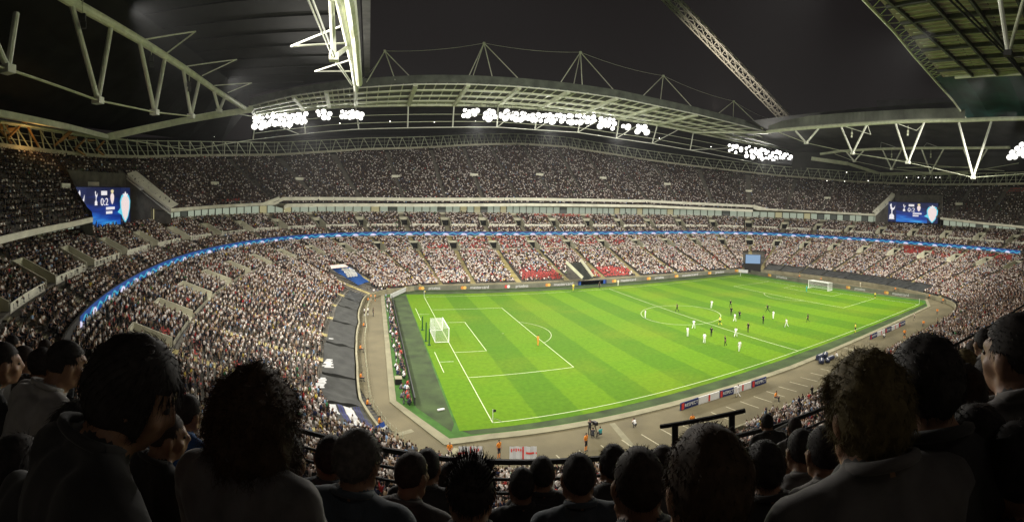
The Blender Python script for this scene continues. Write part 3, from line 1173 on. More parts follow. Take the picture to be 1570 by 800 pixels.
for a, b, tip in (((523, 40), (530, 66), (446, 71)), ((536, 92), (540, 109), (483, 109))):
    tp = atx(*tip, -27.0)
    strut_obj('bracket', W2(*a), tp, .16, STEELW, t2)
    strut_obj('bracket', W2(*b), tp, .16, STEELW, t2)
E3 = lambda u, v: atx(u, v, 129.0)
t3 = bowstring('nearer white bowstring truss across the right end roof', [E3(1176, 202), E3(1200, 199), E3(1290, 192), E3(1375, 186.5), E3(1480, 184), E3(1600, 181)],
               [E3(1236, 219), E3(1307, 235), E3(1392, 249), E3(1492, 272)],
               [(E3(1220, 201), E3(1255, 197)), (E3(1290, 195), E3(1329, 191)), (E3(1373, 189), E3(1417, 187)), (E3(1470, 188), E3(1520, 186))], .38, (E3(1195, 203), E3(1640, 262)))
for a, b, tip in (((1296, 194), (1330, 191), (1335, 206)), ((1378, 190), (1418, 188), (1405, 200))):
    tp = atx(*tip, 131.5)
    strut_obj('bracket', E3(*a), tp, .13, STEELW, t3)
    strut_obj('bracket', E3(*b), tp, .13, STEELW, t3)
E4 = lambda u, v: atx(u, v, 173.0)
t4 = bowstring('farther white bowstring truss across the right end roof, just above its back beam', [E4(1258, 236), E4(1290, 231.5), E4(1340, 228.5), E4(1400, 227), E4(1480, 227), E4(1549, 226)],
               [E4(1310, 247), E4(1367, 259), E4(1427, 265), E4(1493, 262)],
               [(E4(1297, 232), E4(1325, 230)), (E4(1353, 229), E4(1383, 228)), (E4(1413, 228), E4(1447, 228)), (E4(1477, 228), E4(1514, 228))], .34, (E4(1280, 236), E4(1562, 250)))
for a, b, tip in (((1350, 229), (1380, 228), (1351, 218)), ((1414, 228), (1443, 227), (1421, 219))):
    tp = atx(*tip, 178)
    strut_obj('bracket', E4(*a), tp, .12, STEELW, t4)
    strut_obj('bracket', E4(*b), tp, .12, STEELW, t4)

# west end: dark sliding slab, deck behind, raking beams
slab = thing('sliding_roof', 'huge dark sliding roof slab filling the upper left, with a straight edge', 'roof', (-50, 30, 62))
mb = MB()
edge = [(-16.5, -75), (-16.5, 97), (-30, 103), (-46, 112), (-62, 122), (-110, 122), (-110, -75)]
zs = 62.0
vs = [(x, y, zs) for x, y in edge] + [(x, y, zs + 2.5) for x, y in edge]
n = len(edge)
mb.add(vs, [tuple(range(n - 1, -1, -1)), tuple(range(n, 2 * n))] + [(i, (i + 1) % n, n + (i + 1) % n, n + i) for i in range(n)])
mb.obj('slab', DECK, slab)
for y in np.arange(-60, 118, 9.5):
    mb = MB(); xe = -17.5 if y < 96 else -36; mb.box(((xe - 100) / 2, y, zs - .16), (xe + 100, .3, .3)); mb.obj('rib', mat('roof rib paint', (.022, .021, .022), .8, .3, .5), slab)
mb = MB(); mb.box((-15.4, 15, zs + .3), (1.6, 165, 1.2)); mb.obj('edge_beam', mat('edge cladding', (.09, .085, .085), .8, .4, .4), slab)
wdeck = thing('roof_deck', 'dark sloping roof lining at the left end above the orange lit truss', 'roof', (-75, 30, 45))
mb = MB()
for i in range(9):
    y0, y1 = -40 + i * 18, -22 + i * 18
    xb = lambda y: -92 + max(0, y - 60) * .35
    mb.quad((-57, y0, 60.5), (-57, y1, 60.5), (xb(y1), y1, 44.5), (xb(y0), y0, 44.5))
mb.obj('lining', DECK, wdeck)
mb = MB()
A, B, Cc, Dd = atx(-40, 167, -75), atx(100, 194, -78), atx(165, 210, -84), atd(385, 168, 168)
mb.beam(A, B, .9, 1.3); mb.beam(B, Cc, .9, 1.3)
mb.obj('edge_beam', STEEL, wdeck)
mb = MB()
M1 = atd(275, 186, 152)
mb.beam(Cc, M1, 1.2, 2.0); mb.beam(M1, Dd, 1.2, 2.0)
mb.obj('raking_beam', STEEL, wdeck)
mb = MB()
mb.tube([atx(40, 163, -90), atx(155, 190, -92)], .2, 5)
mb.tube([atx(0, 186, -80), atx(165, 214, -85)], .3, 5)
mb.tube([Cc, atd(290, 230, 158), CH[0]], .16, 5)
mb.obj('purlin', STEEL, wdeck)
# orange lit braces and lamps under the left end roof
ORANGE = mat('orange light tint', (.40, .22, .08), .7, .25, .5)  # orange lamplight put into the base colour of braces and panels
br = thing('eaves_brace', 'orange lit raking braces under the left end roof, above the crowd', 'brace', tuple(atx(60, 215, -82)))
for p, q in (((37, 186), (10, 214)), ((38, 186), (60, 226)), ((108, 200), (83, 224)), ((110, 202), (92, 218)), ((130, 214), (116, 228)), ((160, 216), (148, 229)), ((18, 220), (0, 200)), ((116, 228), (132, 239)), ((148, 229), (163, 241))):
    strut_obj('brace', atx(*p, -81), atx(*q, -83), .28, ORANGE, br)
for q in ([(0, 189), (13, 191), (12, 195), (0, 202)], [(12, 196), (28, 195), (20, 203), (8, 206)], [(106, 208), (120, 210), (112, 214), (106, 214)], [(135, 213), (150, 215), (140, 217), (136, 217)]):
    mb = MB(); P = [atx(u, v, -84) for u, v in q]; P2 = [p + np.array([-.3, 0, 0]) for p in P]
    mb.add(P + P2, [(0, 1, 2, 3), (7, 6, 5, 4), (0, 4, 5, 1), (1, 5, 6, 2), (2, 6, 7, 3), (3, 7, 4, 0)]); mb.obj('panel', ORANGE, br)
l = bpy.data.lights.new('work_lamp', 'POINT'); l.energy = 420; l.color = (1, .55, .18); l.shadow_soft_size = .5
o = bpy.data.objects.new('work_lamp', l); COL.objects.link(o); o.location = atx(55, 212, -78)

# east end: fascia of the sliding roof, deck, back beam
ed = thing('sliding_roof', 'corrugated grey end fascia and dark deck of the right end roof', 'roof', (131, 34, 58))
FE = [(1178, 193, 203), (1200, 185, 198), (1240, 177.5, 196), (1300, 172.5, 191), (1344, 170, 187.5), (1400, 167, 185), (1480, 165, 182)]
corr = mat('corrugated cladding', (.17, .18, .15), .8, .45, .12)
mb = MB()
for i in range(len(FE) - 1):
    for k in range(14):
        f0, f1 = k / 14, (k + 1) / 14
        u0, u1 = FE[i][0] * (1 - f0) + FE[i + 1][0] * f0, FE[i][0] * (1 - f1) + FE[i + 1][0] * f1
        t0, t1 = FE[i][1] * (1 - f0) + FE[i + 1][1] * f0, FE[i][1] * (1 - f1) + FE[i + 1][1] * f1
        b0, b1 = FE[i][2] * (1 - f0) + FE[i + 1][2] * f0, FE[i][2] * (1 - f1) + FE[i + 1][2] * f1
        e0, e1 = (131.0, 131.1) if k % 2 else (131.1, 131.0)
        mb.quad(atx(u0, b0, e0), atx(u1, b1, e1), atx(u1, t1, e1), atx(u0, t0, e0))
mb.obj('fascia', corr, ed)
mb = MB()
for i in range(2, len(FE) - 1):
    a, b = atx(FE[i][0], FE[i][1], 131.0), atx(FE[i + 1][0], FE[i + 1][1], 131.0)
    mb.quad(a, b, b + np.array([30, 0, .5]), a + np.array([30, 0, .5]))
mb.obj('roof_sheet', DECK, ed)
mb = MB()
P = [atx(u, v, 138) for u, v in ((1344, 154), (1480, 150), (1480, 167), (1344, 170))]
P2 = [p + np.array([8, 0, 0]) for p in P]
mb.add(P + P2, [(0, 1, 2, 3), (7, 6, 5, 4), (0, 4, 5, 1), (1, 5, 6, 2), (2, 6, 7, 3), (3, 7, 4, 0)])
mb.obj('roof_box', mat('dark cladding', (.05, .05, .047), .8, .3, .3), ed)
mb = MB()
for i in range(10):
    y0, y1 = -40 + i * 15, -25 + i * 15
    x1 = lambda y: 203 - max(0, y - 70) * .5
    for k in range(6):
        f0, f1 = k / 6, (k + 1) / 6
        q = lambda f, y: (131.4 + (x1(y) - 131.4) * f, y, 61.2 + (54.0 - 61.2) * f)
        mb.quad(q(f0, y0), q(f0, y1), q(f1, y1), q(f1, y0))
for i in range(10):
    y0, y1 = -40 + i * 15, -25 + i * 15
    mb.quad((x1(y0), y0, 40), (x1(y1), y1, 40), (x1(y1), y1, 54), (x1(y0), y0, 54))
mb.obj('deck', mat('dark stained decking', (.05, .05, .045), .8, .5, .12), ed)
mb = MB()
a, b = atd(1350, 266.5, 240), atd(1492, 266, 222)
mb.beam(a, b, 1.0, 1.5)
for f in np.linspace(0, 1, 9):
    p = lerp(a, b, f); mb.tube([p, p - UPZ * 2.6], .18, 5)
mb.obj('back_beam', STEEL, ed)
mb = MB()
mb.beam(atd(1244, 243, 238), atd(1300, 251, 240), 1.0, 1.8); mb.beam(atd(1300, 251, 240), atd(1348, 266, 241), 1.0, 1.4)
mb.obj('raking_beam', STEEL, ed)
mb = MB()
mb.tube([atx(1320, 237, 176), atx(1440, 254, 180), atx(1540, 262, 180)], .12, 5); mb.tube([atx(1375, 257, 185), atx(1500, 256, 185)], .2, 5)
mb.obj('tie_cable', STEEL, ed)

# near roof: lit sheets overhead at upper right, teal lining beyond
nr = thing('roof_canopy', 'greenish lit sheet roof overhead at the upper right with a latticed edge', 'roof', (90, -20, 59))
EP = [(1290, -40), (1325, 0), (1348, 24), (1370, 47), (1400, 84), (1440, 130), (1462, 155), (1476, 175), (1482, 183)]
ED = [atz(u, v, 58.0) for u, v in EP]
ED = [np.array([20, -17.0, 58.0]), np.array([36, -16.5, 58.0])] + ED
back_ = lambda e: np.array([e[0] + 4, -62.0, 60.5])
XT = 93.0
kx = next(i for i in range(len(ED)) if ED[i][0] > XT)
fx = (XT - ED[kx - 1][0]) / (ED[kx][0] - ED[kx - 1][0])
ED = ED[:kx] + [ED[kx - 1] * (1 - fx) + ED[kx] * fx] + ED[kx:]
NE = len(ED)
for i in range(kx):
    for k in range(6):
        f0, f1 = .045 + k * .16, .045 + (k + 1) * .16 - .004
        q = [lerp(ED[i], back_(ED[i]), f0), lerp(ED[i + 1], back_(ED[i + 1]), f0), lerp(ED[i + 1], back_(ED[i + 1]), f1), lerp(ED[i], back_(ED[i]), f1)]
        mb = MB(); q2 = [x + UPZ * .1 for x in q]
        mb.add(q + q2, [(3, 2, 1, 0), (4, 5, 6, 7), (0, 1, 5, 4), (1, 2, 6, 5), (2, 3, 7, 6), (3, 0, 4, 7)])
        mb.obj('roof_panel', GLASSY, nr)
mb = MB(); mb.tube([e for e in ED], .3, 8); mb.obj('edge_tube', STEEL, nr)
mb = MB(); mb.tube([e + np.array([0, -2.4, .5]) for e in ED[:kx + 1]], .25, 6); mb.obj('edge_tube', DARKSTEEL, nr)
mb = MB()
for i in range(NE - 1):
    if i >= kx: break
    L = np.linalg.norm(ED[i + 1] - ED[i]); n = max(2, int(L / 2.4))
    for k in range(n):
        a = lerp(ED[i], ED[i + 1], k / n); b = lerp(ED[i], ED[i + 1], (k + .5) / n) + np.array([0, -2.4, .5]); c = lerp(ED[i], ED[i + 1], (k + 1) / n)
        mb.tube([a, b, c], .1, 4)
o = mb.obj('lattice', STEEL, nr); o['kind'] = 'stuff'
for x in np.arange(24, 90, 7.0):
    ye = float(np.interp(x, [e[0] for e in ED], [e[1] for e in ED]))
    mb = MB(); mb.beam((x, ye - 2.5, 57.9), (x + 4, -60, 59.6), .4, .8); mb.obj('rafter', mat('grey roof beam', (.08, .085, .07), .7, .3, .5), nr)
    for dx in (1.75, 3.5, 5.25):
        mb = MB(); mb.beam((x + dx, ye - 2.5, 58.15), (x + dx + 4, -60, 59.8), .16, .35); mb.obj('glazing_bar', STEEL, nr)
for y in (-17, -23, -29, -36, -44):
    mb = MB(); mb.beam((24, y, 57.95), (93, y, 57.95), .5, .7); mb.obj('purlin', mat('grey roof beam', (.08, .085, .07)), nr)
TEAL = mat('teal roof lining', (.010, .060, .055), .6, .6, .10)
teal = thing('roof_lining', 'dark teal roof lining at the right edge below the lit roof sheets', 'roof', (118, -25, 58))
mb = MB()
for i in range(kx, NE - 1):
    for k in range(26):
        f0, f1 = k / 26, (k + 1) / 26
        w_ = lambda f: UPZ * (.5 * sin(f * 40) + .3)
        bk = lambda e: np.array([e[0] + 2, -75.0, 59.5])
        mb.quad(lerp(ED[i], bk(ED[i]), f0) + w_(f0), lerp(ED[i + 1], bk(ED[i + 1]), f0) + w_(f0), lerp(ED[i + 1], bk(ED[i + 1]), f1) + w_(f1), lerp(ED[i], bk(ED[i]), f1) + w_(f1))
mb.obj('lining', TEAL, teal)
mb = MB(); mb.beam((XT, -12.5, 58.0), (XT + 2, -75, 59.0), .6, 1.0); mb.obj('edge_beam', STEEL, teal)
t5 = thing('roof_truss', 'overhead truss at the upper right corner with two white struts meeting at a dark cable', 'truss', tuple(atd(1545, 80, 60)))
nd = atd(1546, 82, 70)
strut_obj('strut', atd(1529, -30, 68), nd, .38, STEELW, t5, 8)
strut_obj('strut', atd(1578, -30, 68), nd, .3, STEEL, t5, 8)
mb = MB(); mb.box(tuple(nd), (1.2, 1.2, .8)); mb.obj('node', DARKSTEEL, t5)
for o_ in (0, 10):
    mb = MB(); mb.tube([atd(1446 + o_, -10, 66), atd(1541 + o_ * .6, 84, 70.5), atd(1580, 128, 72)], .16, 6); mb.obj('cable', BLACK, t5)

# the arch: a tube of crossing steel members rising behind the right end of the canopy
arch = thing('lattice_arch', 'white steel lattice arch rising out of the picture behind the canopy', 'arch', (214, 128, 60))
ap = [aty(1205, 180, 128), aty(1120, 88, 128), aty(1037, 0, 128)]
P0, P1, P2 = ap
# parabola through the three points in the plane y = 128
cf = np.polyfit([p[0] for p in ap], [p[2] for p in ap], 2)
xs = np.concatenate([np.linspace(236, 120, 22), np.linspace(114, 84, 6)])
path = [np.array([x, 128 + (236 - x) * .02, np.polyval(cf, x)]) for x in xs]
RA, NC = 3.1, 6
rings = []
for i, p in enumerate(path):
    d = path[min(i + 1, len(path) - 1)] - path[max(i - 1, 0)]
    d /= np.linalg.norm(d)
    a = np.array([0, 1.0, 0]); b = np.cross(d, a); b /= np.linalg.norm(b); a = np.cross(b, d)
    rings.append([p + (a * cos(2 * pi * k / NC + i * .0) + b * sin(2 * pi * k / NC)) * RA for k in range(NC)])
for k in range(NC):
    mb = MB(); mb.tube([r[k] for r in rings], .32, 6); mb.obj('chord', STEELW, arch)
for i in range(0, len(rings)):
    mb = MB(); mb.tube(rings[i] + [rings[i][0]], .28, 5); mb.obj('ring', STEELW, arch)
mb = MB()
for i in range(len(rings) - 1):
    for k in range(NC):
        mb.tube([rings[i][k], rings[i + 1][(k + 1) % NC]], .19, 4, cap=False)
o = mb.obj('brace', STEELW, arch); o['kind'] = 'stuff'

# floodlights: single lamps hung in banks below the girder, and the small lamps under the roof
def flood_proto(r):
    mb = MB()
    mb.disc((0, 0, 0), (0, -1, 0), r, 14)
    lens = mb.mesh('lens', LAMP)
    mb = MB()
    mb.tube([(0, .02, 0), (0, .35, 0), (0, .7, .1)], [r * 1.12, r * 1.0, r * .45], 12)
    mb.tube([(-r, .2, 0), (-r, .2, r * 1.7), (r, .2, r * 1.7), (r, .2, 0)], .06, 5)
    return lens, mb.mesh('housing', DARKSTEEL)


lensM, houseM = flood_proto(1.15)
ORD = ['first', 'second', 'third', 'fourth', 'fifth', 'sixth', 'seventh', 'eighth', 'ninth', 'tenth', 'eleventh', 'twelfth', 'thirteenth', 'fourteenth', 'fifteenth', 'sixteenth', 'seventeenth', 'eighteenth', 'nineteenth', 'twentieth', 'twenty-first', 'twenty-second']
BANKS = [(388, 470, 188, 181, 3, 'bank at the left roof corner'), (486, 508, 175, 176, 2, 'cluster left of the double girder'), (521, 556, 173, 178, 2, 'cluster at the double girder'),
         (709, 733, 173, 174, 2, 'leftmost central cluster'), (742, 760, 177, 176, 2, 'second central cluster'), (766, 826, 176, 180, 2, 'left half of the long central bank'), (828, 914, 180, 184, 2, 'right half of the long central bank'),
         (918, 944, 187, 189, 3, 'bright central cluster'), (950, 965, 194, 196, 1, 'central tail'), (975, 993, 197, 199, 2, 'last central cluster'), (1113, 1140, 226, 230, 2, 'small bank near the arch foot'),
         (1142, 1222, 231, 247, 3, 'large bank near the arch foot')]
for (u0, u1, v0, v1, rows, nm) in BANKS:
    n = max(2, int((u1 - u0) / 5.6))
    for i in range(n):
        for j in range(rows):
            u = u0 + (u1 - u0) * (i + .5 + rng.uniform(-.35, .35)) / n
            v = v0 + (v1 - v0) * (i + .5) / n + (j - (rows - 1) / 2) * 6.0 + rng.uniform(-2.2, 2.2)
            p = along(BOT, min(max(u, 389), 1217))
            y = p[1] - .3 - (16 * (u - 1130) / 90 if u > 1130 else 0)
            P = aty(u, v, y)
            t = thing('floodlight', '%s floodlight of the %s row, %s' % (ORD[i], ('upper', 'lower', 'lowest')[j] if rows > 1 else 'single', nm), 'floodlight', tuple(P), group='floodlights under the far roof')
            tgt = Vector((min(max(P[0] * .8 + 8, -10), 110), 20, 2)) - Vector(P)
            t.rotation_euler = (-Vector((0, -1, 0)).angle(Vector((0, tgt.y, tgt.z))) * -1, 0, 0)
            t.rotation_euler = (math.atan2(-tgt.z, -tgt.y), 0, atan2(tgt.x, -tgt.y))
            t.scale = (rng.uniform(.65, 1.35),) * 3
            for nm2, me in (('lens', lensM), ('housing', houseM)):
                o = bpy.data.objects.new(nm2, me); COL.objects.link(o); o.parent = t
lensS, houseS = flood_proto(.22)
lensS.materials.clear(); lensS.materials.append(SMALL)
for kk, (u, v, D) in enumerate(sorted(((258, 213, 170), (300, 204, 172), (328, 209, 176), (444, 196, 178), (521, 189, 182), (598, 186, 184), (666, 187, 185), (729, 186, 187), (958, 206, 205), (1011, 212, 212), (1090, 225, 225), (1298, 264, 236), (1268, 277, 240), (1295, 278, 240), (1331, 277, 238),
                  (1390, 272, 232), (1408, 272, 230), (1417, 273, 230), (1435, 272, 228), (1441, 272, 228), (1468, 273, 226), (1451, 273, 227)))):
    P = atd(u, v, D)
    t = thing('roof_lamp', ORD[kk] + ' small lit lamp from the left under the dark outer roof', 'lamp', tuple(P), group='small lamps under the outer roof')
    t.rotation_euler = (.6, 0, atan2(P[0] - CX, -(P[1] - CY)) * .0 - math.atan2(P[0] - CX, P[1] - CY))
    for nm2, me in (('lens', lensS), ('housing', houseS)):
        o = bpy.data.objects.new(nm2, me); COL.objects.link(o); o.parent = t
for kk, (u, v) in enumerate(((1552, 234), (1560, 228), (1567, 222), (1556, 240), (1563, 235), (1569, 230), (1574, 222), (1548, 241), (1570, 238))):
    P = atd(u, v, 150)
    t = thing('floodlight', ORD[kk] + ' blazing floodlight in the bank cut by the right edge of the view', 'floodlight', tuple(P), group='floodlights in the bank at the right edge')
    t.rotation_euler = (.55, 0, -1.25)
    for nm2, me in (('lens', lensM), ('housing', houseM)):
        o = bpy.data.objects.new(nm2, me); COL.objects.link(o); o.parent = t

# loudspeakers hung from the end trusses
for (u, v, x0, lab) in ((127, 30, -56, 'dark loudspeaker cluster under the left truss, nearest the viewer'), (232, 92, -56, 'dark loudspeaker cluster under the middle of the left truss'), (290, 131, -56, 'dark loudspeaker cluster under the far part of the left truss'),
                        (1306, 206, 129.6, 'small loudspeaker under the nearer right truss, left of two'), (1392, 203, 129.6, 'small loudspeaker under the nearer right truss, right of two'), (1367, 238, 173.5, 'small loudspeaker under the farther right truss, left of two'), (1427, 238, 173.5, 'small loudspeaker under the farther right truss, right of two')):
    P = atx(u, v, x0)
    t = thing('loudspeaker', lab, 'loudspeaker', tuple(P), .4)
    big = 1.0 if u < 400 else .8
    m_ = MB(); m_.box((0, 0, .3), (.9 * big, .7 * big, 1.1 * big)); m_.box((.1, 0, -.9 * big), (.8 * big, .7 * big, .9 * big), .1)
    o = bpy.data.objects.new('cabinet', m_.mesh('cabinet', DARKSTEEL if u < 400 else STEEL)); COL.objects.link(o); o.parent = t; o['kind'] = 'stuff'
    m_ = MB(); m_.tube([(0, 0, .8), (0, 0, 3.0 * big)], .08, 5)
    o = bpy.data.objects.new('hanger', m_.mesh('hanger', STEEL)); COL.objects.link(o); o.parent = t

# ------------------------------------------------------------------ figures: one continuous surface per body
V3 = Vector


def icos(sub):
    bm = bmesh.new()
    bmesh.ops.create_icosphere(bm, subdivisions=sub, radius=1)
    v = [tuple(x.co) for x in bm.verts]
    f = [tuple(y.index for y in x.verts) for x in bm.faces]
    bm.free()
    return v, f


ICO = {1: icos(1), 2: icos(2), 3: icos(3)}


def remeshed(prims, voxel, decim=None, smooth_it=2):
    """prims: ('c', p0, r0, p1, r1, tag) tapered capsules, ('e', centre, radii, tag[, matrix]) ellipsoids; gives a joined skin"""
    mb = MB()
    sub = 2
    for p in prims:
        if p[0] == 'c':
            _, a, ra, b, rb, tg = p
            for c, r in ((a, ra), (b, rb)):
                v, f = ICO[sub]
                mb.add([(c[0] + x * r, c[1] + y * r, c[2] + z * r) for x, y, z in v], f)
            if (V3(a) - V3(b)).length > 1e-4:
                mb.tube([a, b], [ra, rb], 10)
        else:
            c, r = p[1], p[2]
            M = p[4] if len(p) > 4 else Matrix.Identity(3)
            v, f = ICO[3]
            mb.add([tuple(V3(c) + M @ V3((x * r[0], y * r[1], z * r[2]))) for x, y, z in v], f)
    me = mb.mesh('tmp', [])
    o = bpy.data.objects.new('tmp', me)
    COL.objects.link(o)
    m = o.modifiers.new('r', 'REMESH'); m.mode = 'VOXEL'; m.voxel_size = voxel
    if smooth_it:
        s = o.modifiers.new('s', 'SMOOTH'); s.factor = .5; s.iterations = smooth_it
    if decim:
        d = o.modifiers.new('d', 'DECIMATE'); d.ratio = decim
    dg = bpy.context.evaluated_depsgraph_get()
    out = bpy.data.meshes.new_from_object(o.evaluated_get(dg))
    bpy.data.objects.remove(o)
    bpy.data.meshes.remove(me)
    out.materials.clear()
    return out


def dist_prims(P, prims):
    D = []
    for p in prims:
        if p[0] == 'c':
            a, b = np.array(p[1], float), np.array(p[3], float)
            ab = b - a
            t = np.clip(((P - a) @ ab) / max(ab @ ab, 1e-9), 0, 1)
            D.append(np.linalg.norm(P - a - t[:, None] * ab, axis=1) - (p[2] * (1 - t) + p[4] * t))
        else:
            r = np.array(p[2])
            Q = P - np.array(p[1])
            if len(p) > 4: Q = Q @ np.array(p[4])
            k = np.linalg.norm(Q / r, axis=1)
            D.append((k - 1) * r.min())
    return np.stack(D)


def paint(me, prims, tagmap, headc=None, hair=False, hairline=.0):
    n = len(me.polygons)
    P = np.empty(n * 3)
    me.polygons.foreach_get('center', P)
    P = P.reshape(-1, 3)
    k = dist_prims(P, prims).argmin(0)
    tags = [p[5] if p[0] == 'c' else p[3] for p in prims]
    mi = np.array([tagmap[tags[i]] for i in k])
    if hair and headc is not None:
        h = np.array(headc)
        Q = P - h
        sel = (mi == tagmap['skin']) & (Q[:, 2] > -.07) & ((Q[:, 1] < .03 + .3 * Q[:, 2]) | (Q[:, 2] > .055 + hairline)) & (np.linalg.norm(Q, axis=1) < .2)
        mi[sel] = tagmap['hair']
    me.polygons.foreach_set('material_index', mi.astype(np.int32))
    me.polygons.foreach_set('use_smooth', np.ones(n, bool))
    me.update()


def pose_prims(p):
    """joint dictionary -> primitives.  faces +Y"""
    J = dict(p)
    pr = []
    hd = V3(J['head'])
    nb = V3(J['neck'])
    ch, pl = V3(J['chest']), V3(J['pelvis'])
    pr.append(('e', hd, (.077, .098, .118), 'skin'))
    pr.append(('c', hd + V3((0, .03, -.06)), .062, hd + V3((0, .05, -.085)), .045, 'skin'))
    pr.append(('c', nb, .062, hd - V3((0, .015, .05)), .055, 'skin'))
    pr.append(('e', ch, (.175, .12, .20), 'shirt'))
    pr.append(('e', (ch + pl) / 2, (.155, .115, .2), 'shirt'))
    pr.append(('e', pl, (.168, .13, .14), 'trous'))
    for s in ('L', 'R'):
        sh, el, wr, hp, kn, an = (V3(J[k + s]) for k in ('sh', 'el', 'wr', 'hip', 'kn', 'an'))
        pr.append(('c', nb - V3((0, 0, .03)), .065, sh, .062, 'shirt'))
        pr.append(('c', sh, .064, sh.lerp(el, .7), .052, 'shirt'))
        pr.append(('c', sh.lerp(el, .7), .046, el, .042, J.get('sleeve', 'skin')))
        pr.append(('c', el, .042, wr, .03, J.get('sleeve', 'skin')))
        hdir = (wr - el).normalized()
        pr.append(('c', wr, .03, wr + hdir * .09, .035, 'skin'))
        pr.append(('c', hp, .088, kn, .06, 'trous'))
        pr.append(('c', kn, .058, an, .042, J.get('shin', 'trous')))
        fd = V3(J.get('foot' + s, (0, 1, 0)))
        pr.append(('c', an + V3((0, 0, -.03)), .042, an + fd * .16 + V3((0, 0, -.045)), .036, 'shoe'))
    return pr


def P_stand(sw=.0, arms='down', lean=0.0, step=.0):
    J = dict(head=(0, .03 + lean * 1.1, 1.63), neck=(0, lean * .8, 1.46), chest=(0, lean * .5, 1.27), pelvis=(0, 0, .96))
    for s, x in (('L', -1), ('R', 1)):
        J['sh' + s] = (x * .19, lean * .75, 1.41)
        k = x * step
        J['hip' + s] = (x * .09, 0, .93)
        J['kn' + s] = (x * .10, .04 + k * .35, .51 + abs(k) * .03)
        J['an' + s] = (x * .11, -.01 + k * .62 - (.12 if k < 0 else 0), .085 + (.12 if k < -.1 else 0))
        if arms == 'down':
            J['el' + s] = (x * .25, -.02 - k * .3 + lean * .4, 1.13); J['wr' + s] = (x * .25, .06 - k * .45 + lean * .3, .89)
        elif arms == 'run':
            J['el' + s] = (x * .25, -.12 - k * .35, 1.17); J['wr' + s] = (x * .2, .1 - k * .5, 1.12)
        elif arms == 'clap':
            J['el' + s] = (x * .22, .15, 1.17); J['wr' + s] = (x * .06, .3, 1.30)
        elif arms == 'up':
            J['el' + s] = (x * .26, .08, 1.62); J['wr' + s] = (x * .24, .1, 1.87)
        elif arms == 'hips':
            J['el' + s] = (x * .33, -.06, 1.17); J['wr' + s] = (x * .19, .03, 1.02)
        elif arms == 'cam':
            J['el' + s] = (x * .2, .2, 1.28); J['wr' + s] = (x * .09, .3, 1.55)
    return J


def P_sit(arms='lap', lean=.05):
    J = dict(head=(0, .05 + lean * 1.6, 1.17), neck=(0, lean * 1.3, 1.0), chest=(0, lean * .8, .82), pelvis=(0, 0, .52))
    for s, x in (('L', -1), ('R', 1)):
        J['sh' + s] = (x * .19, lean * 1.2, .95)
        J['hip' + s] = (x * .09, .04, .5)
        J['kn' + s] = (x * .12, .46, .52)
        J['an' + s] = (x * .12, .44, .1)
        if arms == 'lap':
            J['el' + s] = (x * .24, .08 + lean, .69); J['wr' + s] = (x * .1, .28 + lean, .62)
        elif arms == 'clap':
            J['el' + s] = (x * .24, .12 + lean, .74); J['wr' + s] = (x * .05, .28 + lean, .88)
        elif arms == 'knee':
            J['el' + s] = (x * .22, .2 + lean, .68); J['wr' + s] = (x * .12, .4, .58)
    return J


def P_crouch():
    J = dict(head=(0, .2, .95), neck=(0, .14, .79), chest=(0, .08, .62), pelvis=(0, -.1, .36))
    for s, x in (('L', -1), ('R', 1)):
        J['sh' + s] = (x * .19, .12, .73); J['hip' + s] = (x * .1, -.08, .34)
        J['kn' + s] = (x * .15, .27, .42); J['an' + s] = (x * .13, .02, .09)
        J['el' + s] = (x * .22, .26, .56); J['wr' + s] = (x * .08, .36, .72)
    return J


def scale_prims(pr, s):
    return pr


# crowd figures: coarse skins that read at a few pixels
def attr_mat(name, attr, base=None, rough=.8):
    m = bpy.data.materials.new(name)
    m.use_nodes = True
    nt = m.node_tree
    b = nt.nodes['Principled BSDF']
    b.inputs['Roughness'].default_value = rough
    b.inputs['Specular IOR Level'].default_value = .15
    a = nt.nodes.new('ShaderNodeAttribute')
    a.attribute_type = 'INSTANCER'
    a.attribute_name = attr
    nt.links.new(a.outputs['Color'], b.inputs['Base Color'])
    return m


CR = [attr_mat('crowd shirt', 'shirt'), attr_mat('crowd skin', 'skin'), attr_mat('crowd hair', 'hairc'), attr_mat('crowd trousers', 'trous'), mat('shoe', (.03, .03, .03), .7, 0)]
CTAG = {'shirt': 0, 'skin': 1, 'hair': 2, 'trous': 3, 'shoe': 4}


def crowd_mesh(J, voxel=.055, dec=.22):
    pr = pose_prims(J)
    me = remeshed(pr, voxel, dec, 1)
    for m in CR: me.materials.append(m)
    paint(me, pr, CTAG, J['head'], True)
    me.name = 'spectator'
    return me


CVAR = [crowd_mesh(P_sit('lap')), crowd_mesh(P_sit('clap', .1)), crowd_mesh(P_sit('knee', .12)), crowd_mesh(P_stand(arms='down')), crowd_mesh(P_stand(arms='clap')), crowd_mesh(P_stand(arms='up'))]

SHIRTS = [('white shirt', (.84, .79, .73), .44), ('pale pink shirt', (.62, .50, .46), .05), ('grey top', (.20, .19, .18), .07), ('black top', (.012, .012, .012), .19), ('navy top', (.018, .025, .06), .10),
          ('red top', (.42, .04, .04), .03), ('light blue shirt', (.28, .42, .62), .04), ('yellow top', (.55, .42, .06), .015), ('green top', (.05, .22, .09), .01), ('beige jacket', (.46, .34, .22), .085)]
SH_C = np.array([c for _, c, _ in SHIRTS])
SH_W = np.array([x for *_, x in SHIRTS]); SH_W /= SH_W.sum()
SH_D = np.array([.24, .02, .06, .46, .18, .004, .01, .0, .006, .02]); SH_D /= SH_D.sum()
SKINS = np.array([(.50, .29, .20), (.56, .35, .25), (.42, .24, .16), (.30, .16, .10), (.16, .08, .05)])
HAIRS = np.array([(.02, .015, .012), (.05, .03, .02), (.10, .06, .03), (.22, .15, .08), (.3, .28, .26)])

